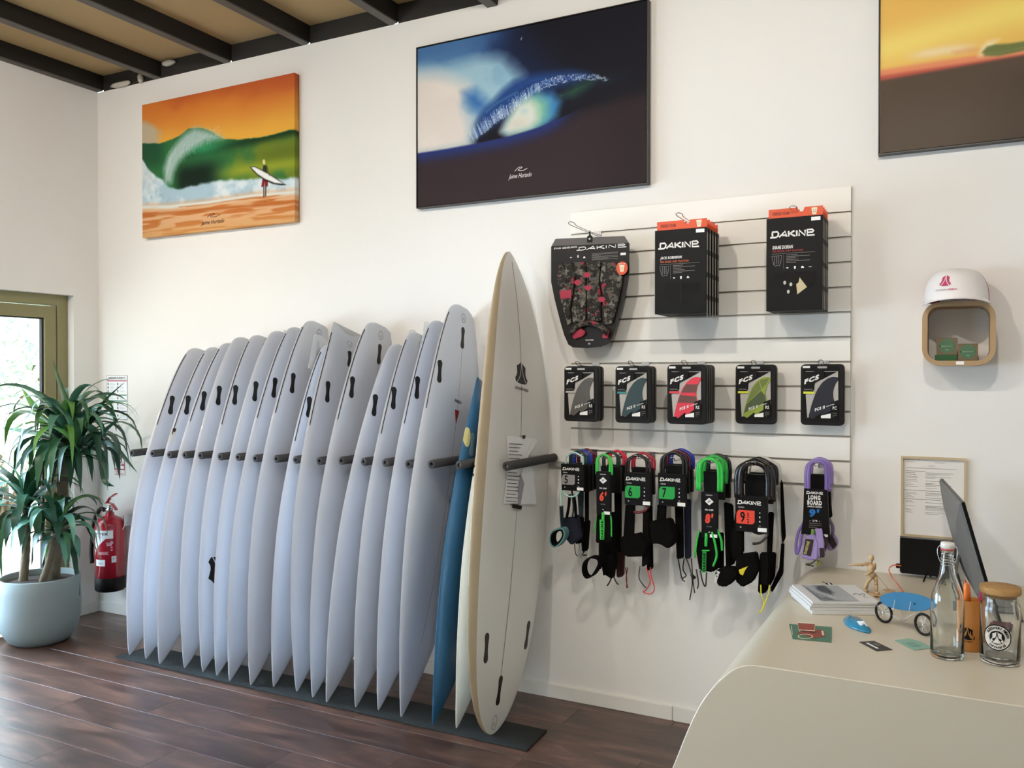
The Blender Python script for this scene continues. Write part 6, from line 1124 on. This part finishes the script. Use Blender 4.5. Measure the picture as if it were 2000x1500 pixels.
limb([Q(1689, 1152), Q(1694, 1154, -.01)], [.004, .005]); limb([Q(1711, 1157), Q(1716, 1159, -.008)], [.004, .005]); limb([Q(1702, 1099), Q(1702, 1095)], [.004, .004])
for j in ((1700, 1101), (1708, 1103), (1684, 1103), (1702, 1116), (1703, 1126), (1709, 1127), (1694, 1138), (1711, 1139)): b.sphere(Q(*j), .0062, 6)
b.build('figure', M_man, mq, True, doubles=False); b = MB(mqo); b.sphere(Q(1702, 1090), .0105, 9, (.85, .85, 1.2)); b.build('head', M_man, mq, True)
cB = at(1704, 1160, z=DT+.006); dr_ = (at(1724, 1165, z=DT+.006)-at(1690, 1155, z=DT+.006)).normalized(); sd_ = Vector((-dr_.y, dr_.x, 0)); O_ = [cB+dr_*(.048*cos(a))+sd_*(.015*sin(a)) for a in [k*pi/12 for k in range(24)]]
for p_ in O_: p_.z = DT+.006
MB(mqo).prism(O_, (0, 0, .004)).build('little_board', M_man, mq, bevel=.001); MB(mqo).prism([Vector((cB.x+.02*cos(k*pi/8), cB.y+.02*sin(k*pi/8), DT+.0005)) for k in range(16)], (0, 0, .006)).build('board_rest', M_man, mq)
e_ = at(1736, 1155, z=DT+.004); MB(mqo).tube([Q(1710, 1120), Vector((e_.x, e_.y, DT+.01))], .0012, 6).build('support_rod', M_chrome, mq); MB(mqo).prism([Vector((e_.x+.022*cos(k*pi/10), e_.y+.022*sin(k*pi/10), DT+.0005)) for k in range(20)], (0, 0, .008)).build('base_disc', M_man, mq, bevel=.001)
# ---- miniature bicycle carrying a blue surfboard
W1 = Vector((1.401, -.757, 0)); W2 = Vector((1.518, -.846, 0)); bd_ = (W2-W1).normalized(); bs_ = Vector((-bd_.y, bd_.x, 0)); bk = thing('model_bicycle', 'miniature bicycle with black tyres carrying a bright blue surfboard on its side', 'model bicycle', (W1.x, W1.y, DT)); bko = bk.location
R1 = .034
M_tyre = mat('tyre', '151413', .8); M_wire = mat('bright_wire', 'c9c6be', .3, metal=.6)
for Wc in (W1, W2):
    c_ = Wc+Vector((0, 0, DT+R1)); ring = lambda r_: [c_+bd_*(r_*cos(k*pi/16))+Vector((0, 0, r_*sin(k*pi/16))) for k in range(32)]
    wo = MB(bko).tube(ring(R1-.004), .004, 8, True).build('tyre', M_tyre, bk, True); MB(bko).tube(ring(R1-.0065), .0008, 5, True).build('rim', M_wire, wo, True).location = (0, 0, 0)
    b = MB(bko); [b.tube([c_, c_+bd_*((R1-.0065)*cos(k*pi/8+.1))+Vector((0, 0, (R1-.0065)*sin(k*pi/8+.1)))], .0007, 4) for k in range(14)]; b.build('spokes', M_wire, wo); MB(bko).tube([c_-bs_*.006, c_+bs_*.006], .003, 8).build('hub', M_wire, wo)
c1_, c2_ = W1+Vector((0, 0, DT+R1)), W2+Vector((0, 0, DT+R1)); md = (c1_+c2_)/2; st_ = md-bd_*.012+Vector((0, 0, .045)); hd_ = c2_-bd_*.018+Vector((0, 0, .048)); bbk = md+Vector((0, 0, -.006))
b = MB(bko); [b.tube([p_, q_], .0013, 6) for p_, q_ in ((c1_, bbk), (c1_, st_-Vector((0, 0, .01))), (bbk, st_), (st_-Vector((0, 0, .01)), hd_), (bbk, hd_-Vector((0, 0, .01))), (hd_, c2_))]; b.build('bicycle_frame', M_wire, bk)
b = MB(bko); b.sphere(st_+Vector((0, 0, .004)), .012, 7, (1, 1, .35)); b.build('saddle', M_black, bk, True); MB(bko).tube([hd_-bs_*.022+Vector((0, 0, .012)), hd_+Vector((0, 0, .008)), hd_+bs_*.022+Vector((0, 0, .012))], .0014, 6).build('handlebar', M_black, bk)
MB(bko).tube([bbk-bs_*.012, bbk+bs_*.012], .0015, 6).build('pedal', M_wire, bk); MB(bko).tube([c1_-bs_*.004, c1_-bs_*.004-bd_*.022+Vector((0, 0, .014)), c1_-bs_*.004-bd_*.024+Vector((0, 0, .03))], .0009, 5).build('kick_stand', M_wire, bk)
off = -bs_*.018; q1 = at(1720, 1172, y=-.79); q2 = at(1824, 1184, y=-.87); mid = (q1+q2)/2+Vector((0, 0, .004)); ax = (q2-q1); Lb = ax.length/2; ax.normalize(); upb = Vector((0, 0, 1)); upb = (upb-ax*upb.dot(ax)).normalized()*.93+bs_*.36
O_ = [mid+ax*(Lb*cos(a))+upb*(.0275*math.copysign(abs(sin(a))**.9, sin(a))) for a in [k*pi/20 for k in range(40)]]; MB(bko).prism(O_, ax.cross(upb).normalized()*.004).build('mini_surfboard', mat('bright_blue', '115f82', .35), bk, bevel=.001)
for f in (-.35, .25): p_ = mid+ax*Lb*f-bs_*.006; MB(bko).tube([p_-upb*.032, p_-upb*.030-bs_*.006, p_+upb*.004-bs_*.006], .001, 5).build('rack_prong', M_wire, bk)
# ---- blue resin wave
wv = thing('resin_wave', 'small translucent blue resin wave ornament beside the magazines', 'ornament', (1.30, -.82, DT)); wvo = wv.location
O_ = [at(x, y, z=DT+.002) for x, y in ((1646, 1211), (1650, 1219), (1660, 1226), (1680, 1233), (1698, 1237), (1702, 1233), (1694, 1222), (1684, 1212), (1672, 1206), (1658, 1205))]
for p_ in O_: p_.z = DT+.0008
n = len(O_); cc_ = sum(O_, Vector())/n; ups = [p_*.55+cc_*.45+Vector((0, 0, .012+.012*(1-k/n))) for k, p_ in enumerate(O_)]
MB(wvo).add(O_+[p_*.97+cc_*.03+Vector((0, 0, .006)) for p_ in O_]+ups, [tuple(range(n))[::-1]]+[(k, (k+1) % n, n+(k+1) % n, n+k) for k in range(n)]+[(n+k, n+(k+1) % n, 2*n+(k+1) % n, 2*n+k) for k in range(n)]+[tuple(range(2*n, 3*n))]).build('wave_body', mat('blue_resin_clear', '3d9cc4', .12, trans=.35, coat=.5), wv, True)
b = MB(wvo); w0 = at(1688, 1222, z=DT+.012); b.add([w0+Vector((-.022, .004, .010)), w0+Vector((-.012, -.016, .004)), w0+Vector((.012, -.012, -.002)), w0+Vector((.012, .006, .0)), w0+Vector((0, .0, .014))], [(0, 1, 4), (1, 2, 4), (2, 3, 4), (3, 0, 4), (0, 3, 2, 1)]); b.build('white_foam', mat('resin_white', 'dfe9ee', .3), wv)
# ---- cards
def card(name, label, px, m, lift=.0008, th=.0008, tilt=0):
    P_ = [at(x, y, z=DT+lift) for x, y in px]; t = thing(name, label, 'card', P_[0]); MB(P_[0]).prism([Vector((p_.x, p_.y, DT+lift)) for p_ in P_], (0, 0, th)).build('card_body', m, t); return t, P_
t, P_ = card('postcard', 'green postcard with a cut-out beach van picture, left on the desk', [(1541, 1219), (1548, 1248), (1624, 1255), (1624.5, 1225)], mat('postcard_green', '4d7a63', .45))
def on_card(par, O, name, px, m, lift): MB(O).prism([Vector((q_.x, q_.y, DT+lift)) for q_ in (at(x, y, z=DT+lift) for x, y in px)], (0, 0, .0004)).build(name, m, par)
pb = thing('cutout_picture', 'small cream folded cut-out picture standing on the green postcard', 'card', Vector((P_[0].x+.03, P_[0].y, DT+.0017))); po = pb.location; M_cut = mat('cutout_cream', 'd9cfb4', .6); M_cutr = mat('cutout_red', '8e4a3c', .6)
yb_ = at(1570, 1236, z=DT+.002).y+.006
b = MB(po); F4 = [at(x, y, y=yb_) for x, y in ((1558, 1216), (1592, 1218), (1591, 1232), (1560, 1230))]; b.prism(F4, (0, .0006, 0)); b.build('picture_panel', M_cutr, pb)
b = MB(po); b.band([p_-Vector((0, .0004, 0)) for p_ in F4], .0008, .0016, closed=True); b.band([at(x, y, y=yb_-.001) for x, y in ((1562, 1231), (1560, 1243))], .001, .0016); b.build('picture_border', M_cut, pb)
on_card(t, P_[0], 'printed_scene', [(1556, 1236), (1578, 1228), (1608, 1231), (1614, 1242), (1590, 1247)], M_cutr, .0019); b = MB(P_[0])
b.band([Vector((q_.x, q_.y, DT+.0024)) for q_ in (at(1573+14*cos(a), 1243+4.2*sin(a), z=DT+.0024) for a in [k*pi/10 for k in range(20)])], .0008, .003, axis=(0, 0, 1), closed=True); b.build('printed_wheel', M_cut, t)
on_card(t, P_[0], 'printed_line', [(1545, 1222), (1547, 1240), (1548, 1240), (1546.5, 1222)], M_cut, .0019); on_card(t, P_[0], 'printed_line', [(1604, 1232), (1606, 1241), (1610, 1241), (1608, 1232)], M_cut, .0021)
t, P_ = card('business_card', 'dark brown business card lying on the desk front', [(1678, 1254), (1712, 1272), (1743, 1269), (1707, 1252)], mat('card_dark', '3a342f', .5)); on_card(t, P_[0], 'printed_line', [(1691, 1256), (1713, 1267), (1717, 1266.6), (1695, 1255.6)], M_label, .0018); on_card(t, P_[0], 'printed_line', [(1704, 1257), (1714, 1262), (1721, 1261), (1712, 1256)], mat('card_grey_print', '6d6660', .5), .0018)
t, P_ = card('flyer', 'pale green flyer lying beside the swing-top bottle', [(1747, 1251), (1784, 1270), (1822, 1266), (1800, 1254), (1775, 1247)], mat('flyer_green', '8db5a4', .45)); on_card(t, P_[0], 'printed_patch', [(1768, 1256), (1784, 1264), (1800, 1262), (1782, 1254)], mat('flyer_dark', '74a08f', .45), .0018)
# ---- swing-top bottle
M_gl = mat('clear_glass', 'fafdfb', .02, trans=1, ior=1.45); M_gl2 = mat('jar_glass', 'fdfefd', .02, trans=1, ior=1.45)
bt = thing('swing_top_bottle', 'clear glass swing-top bottle with white stopper on the desk', 'bottle', (1.582, -1.03, DT+.0008))
outer = [(0, 0), (.044, 0), (.050, .004), (.052, .012), (.052, .150), (.049, .172), (.038, .200), (.026, .226), (.0185, .250), (.0160, .270), (.0160, .284), (.0185, .286), (.0185, .293), (.0150, .296)]; inner = [(.0115, .296), (.0120, .270), (.0145, .250), (.022, .226), (.034, .199), (.0455, .171), (.0485, .150), (.0485, .016), (.044, .011), (.02, .012), (0, .018)]
smooth_angle(MB().lathe([(r_*(.82 if r_ > .02 else 1-.0*r_), z_) for r_, z_ in outer+inner], n=40).build('glass', M_gl, bt), 50)
MB().lathe([(0, .290), (.0145, .297), (.0150, .300), (.0175, .301), (.0180, .312), (.0165, .317), (0, .318)], n=24).build('stopper', mat('porcelain', 'dcdad4', .3), bt, True); MB().lathe([(.0125, .296), (.0175, .2965), (.0175, .3003), (.0125, .3005)], n=24).build('rubber_seal', mat('seal_red', 'b53a44', .5), bt, True)
b = MB(); [b.tube(spline([(s_*.0175, 0, .309), (s_*.024, -.004, .300), (s_*.0245, -.006, .285), (s_*.020, -.008, .268), (s_*.017, -.006, .262)], 5), .0011, 6) for s_ in (-1, 1)]
b.tube([(.0178*cos(a), .0178*sin(a), .264) for a in [k*pi/10 for k in range(20)]], .0012, 6, True); b.tube([(.0178*cos(a), .0178*sin(a), .272) for a in [k*pi/10 for k in range(20)]], .0012, 6, True); b.tube(spline([(-.0178, -.006, .264), (-.012, -.022, .258), (.012, -.022, .258), (.0178, -.006, .264)], 5), .0012, 6); b.build('wire_clasp', M_chrome, bt, True)
# ---- cork jar with round sticker
jr = thing('cork_jar', 'glass jar with cork lid and round black and white sticker, at the right edge', 'jar', (1.710, -1.012, DT+.0008)); RJ = .0495
smooth_angle(MB().lathe([(0, 0), (RJ-.006, 0), (RJ-.001, .004), (RJ, .012), (RJ, .150), (RJ-.003, .160), (RJ-.006, .166), (RJ-.006, .186), (RJ-.0085, .187), (RJ-.0085, .166), (RJ-.006, .158), (RJ-.0035, .148), (RJ-.0035, .016), (RJ-.008, .010), (0, .011)], n=40).build('glass', M_gl2, jr), 50)
MB().lathe([(0, .178), (RJ-.009, .178), (RJ-.009, .188), (RJ+.000, .188), (RJ+.001, .192), (RJ+.001, .204), (RJ-.001, .207), (0, .207)], n=40).build('cork_lid', mat('cork', 'a9814f', .85, noise=.25, nscale=40, bump=.3, bscale=150), jr, True)
a0_ = .44; zc = .078; Rm = RJ+.0006
def jm(p, lift=0): a = a0_+p.x/Rm-.62; return Vector(((Rm+lift)*sin(a), -(Rm+lift)*cos(a), zc+p.z))
def disc(name, r0, r1, m, lift, n=40, scal=0):
    vs = []; 
    for k in range(n): a = 2*pi*k/n; rr = r1+(scal if k % 2 else 0); vs += [jm(Vector((r0*cos(a), 0, r0*sin(a))), lift), jm(Vector(((r0+rr)/2*cos(a), 0, (r0+rr)/2*sin(a))), lift), jm(Vector((rr*cos(a), 0, rr*sin(a))), lift)]
    link(name, me_from(vs, [(3*k+j, 3*((k+1) % n)+j, 3*((k+1) % n)+j+1, 3*k+j+1) for k in range(n) for j in range(2)]), m, jr)
disc('sticker', .0, .0345, M_black, .0002, 60, .0006); disc('sticker_ring', .0, .0318, mat('sticker_white', 'd8d2c8', .5), .0005); disc('sticker_centre', .0, .0185, M_black, .0008); disc('sticker_hairline', .0205, .0210, M_grey_print, .0008)
def ringtext(s, r, h, start, step, inward=False):
    for k, ch in enumerate(s):
        if ch == ' ': continue
        a = radians(start-step*k) if not inward else radians(start+step*k); c_ = Vector((r*cos(a), 0, r*sin(a))); rad = Vector((cos(a), 0, sin(a))); tg = Vector((sin(a), 0, -cos(a)))
        if inward: rad = -rad; tg = -tg
        text(ch, c_-tg*h*.3-rad*h/2, h*.6, h, M_black, jr, ux=tg, uz=rad, bold=.04, fn=lambda p: jm(p, .0010))
ringtext('ALESSANDRO PIERDO', .0262, .0072, 152, 9.2); ringtext('Surfboards', .0262, .0062, 232, 9.2, True)
emb3(jr, 0, .001, .030, MATS['sticker_white'], M_black, lambda p: jm(p, .0011)); text('SURFBOARDS', (-.008, 0, -.0158), .016, .002, M_label, jr, fn=lambda p: jm(p, .0012))
# ---- pen pot and pens behind the bottle
pp = thing('pen_pot', 'tan leather pen pot with black emblem, between bottle and jar', 'pot', (1.640, -.925, DT+.0008)); RP = .031
M_tan = mat('tan_leather', 'b8742e', .6, noise=.1, nscale=20)
MB().lathe([(0, 0), (RP, 0), (RP+.001, .004), (RP, .142), (RP-.003, .142), (RP-.003, .004), (0, .004)], n=32).build('pot_body', M_tan, pp, True)
pm = lambda p: Vector(((RP+.0012)*sin(p.x/RP-.25), -(RP+.0012)*cos(p.x/RP-.25), p.z)); emb3(pp, 0, .052, .036, M_black, M_tan, pm); text('SURF', (-.012, 0, .026), .024, .005, M_black, pp, fn=pm)
def pen(label, dx, dy, h, tx, m, m2, r=.0055):
    t = thing('pen', label, 'pen', (pp.location.x+dx, pp.location.y+dy, DT+.006)); a = Vector((0, 0, 0)); e = Vector((tx, 0, h)); MB().tube([a, e*.7], r*.85, 8).build('barrel', m2, t, True); MB().tube([e*.66, e*.9, e*.97, e], [r, r, r*.8, r*.3], 8).build('pen_cap', m, t, True)
pen('bright orange highlighter standing in the tan pen pot', -.004, -.012, .185, -.006, mat('hi_orange', 'e8762a', .4), mat('hi_orange', 'e8762a', .4), .009); pen('pink pen leaning right in the tan pen pot', .014, -.006, .168, .012, mat('hi_pink', 'd8487e', .4), mat('hi_pink', 'd8487e', .4), .004); pen('red-capped clear pen at the back of the tan pen pot', -.008, .012, .190, -.006, mat('pen_red', 'b03a3a', .4), mat('pen_clear', 'c9c6be', .3), .0035)
# ---- black card reader at the right edge
cr_ = thing('card_reader', 'black card payment terminal behind the cork jar, cut by the picture edge', 'card reader', (1.84, -.60, DT+.001)); MB().prism([(-.03, -.09, 0), (.045, -.09, 0), (.045, .08, 0), (-.03, .08, 0)], (0, 0, .03)).build('terminal_body', M_black, cr_, bevel=.006); MB().box((-.02, -.01, .0305), (.035, .07, .033)).build('terminal_screen', M_scr, cr_)
b = MB(); [b.box((-.018+.019*i, -.08+.015*j, .0302), (-.004+.019*i, -.070+.015*j, .034)) for i in range(3) for j in range(4)]; b.build('keypad', mat('key_grey', '4b4a48', .5), cr_, doubles=False)
rb = thing('folded_cloth', 'dark red folded cloth pouch lying behind the cork jar', 'pouch', (1.72, -.80, DT+.001)); MB().prism([(-.04, -.03, 0), (.03, -.035, 0), (.045, .03, 0), (-.03, .035, 0)], (0, 0, .03)).build('pouch_body', mat('dark_red_cloth', '5a2422', .9), rb, bevel=.008)
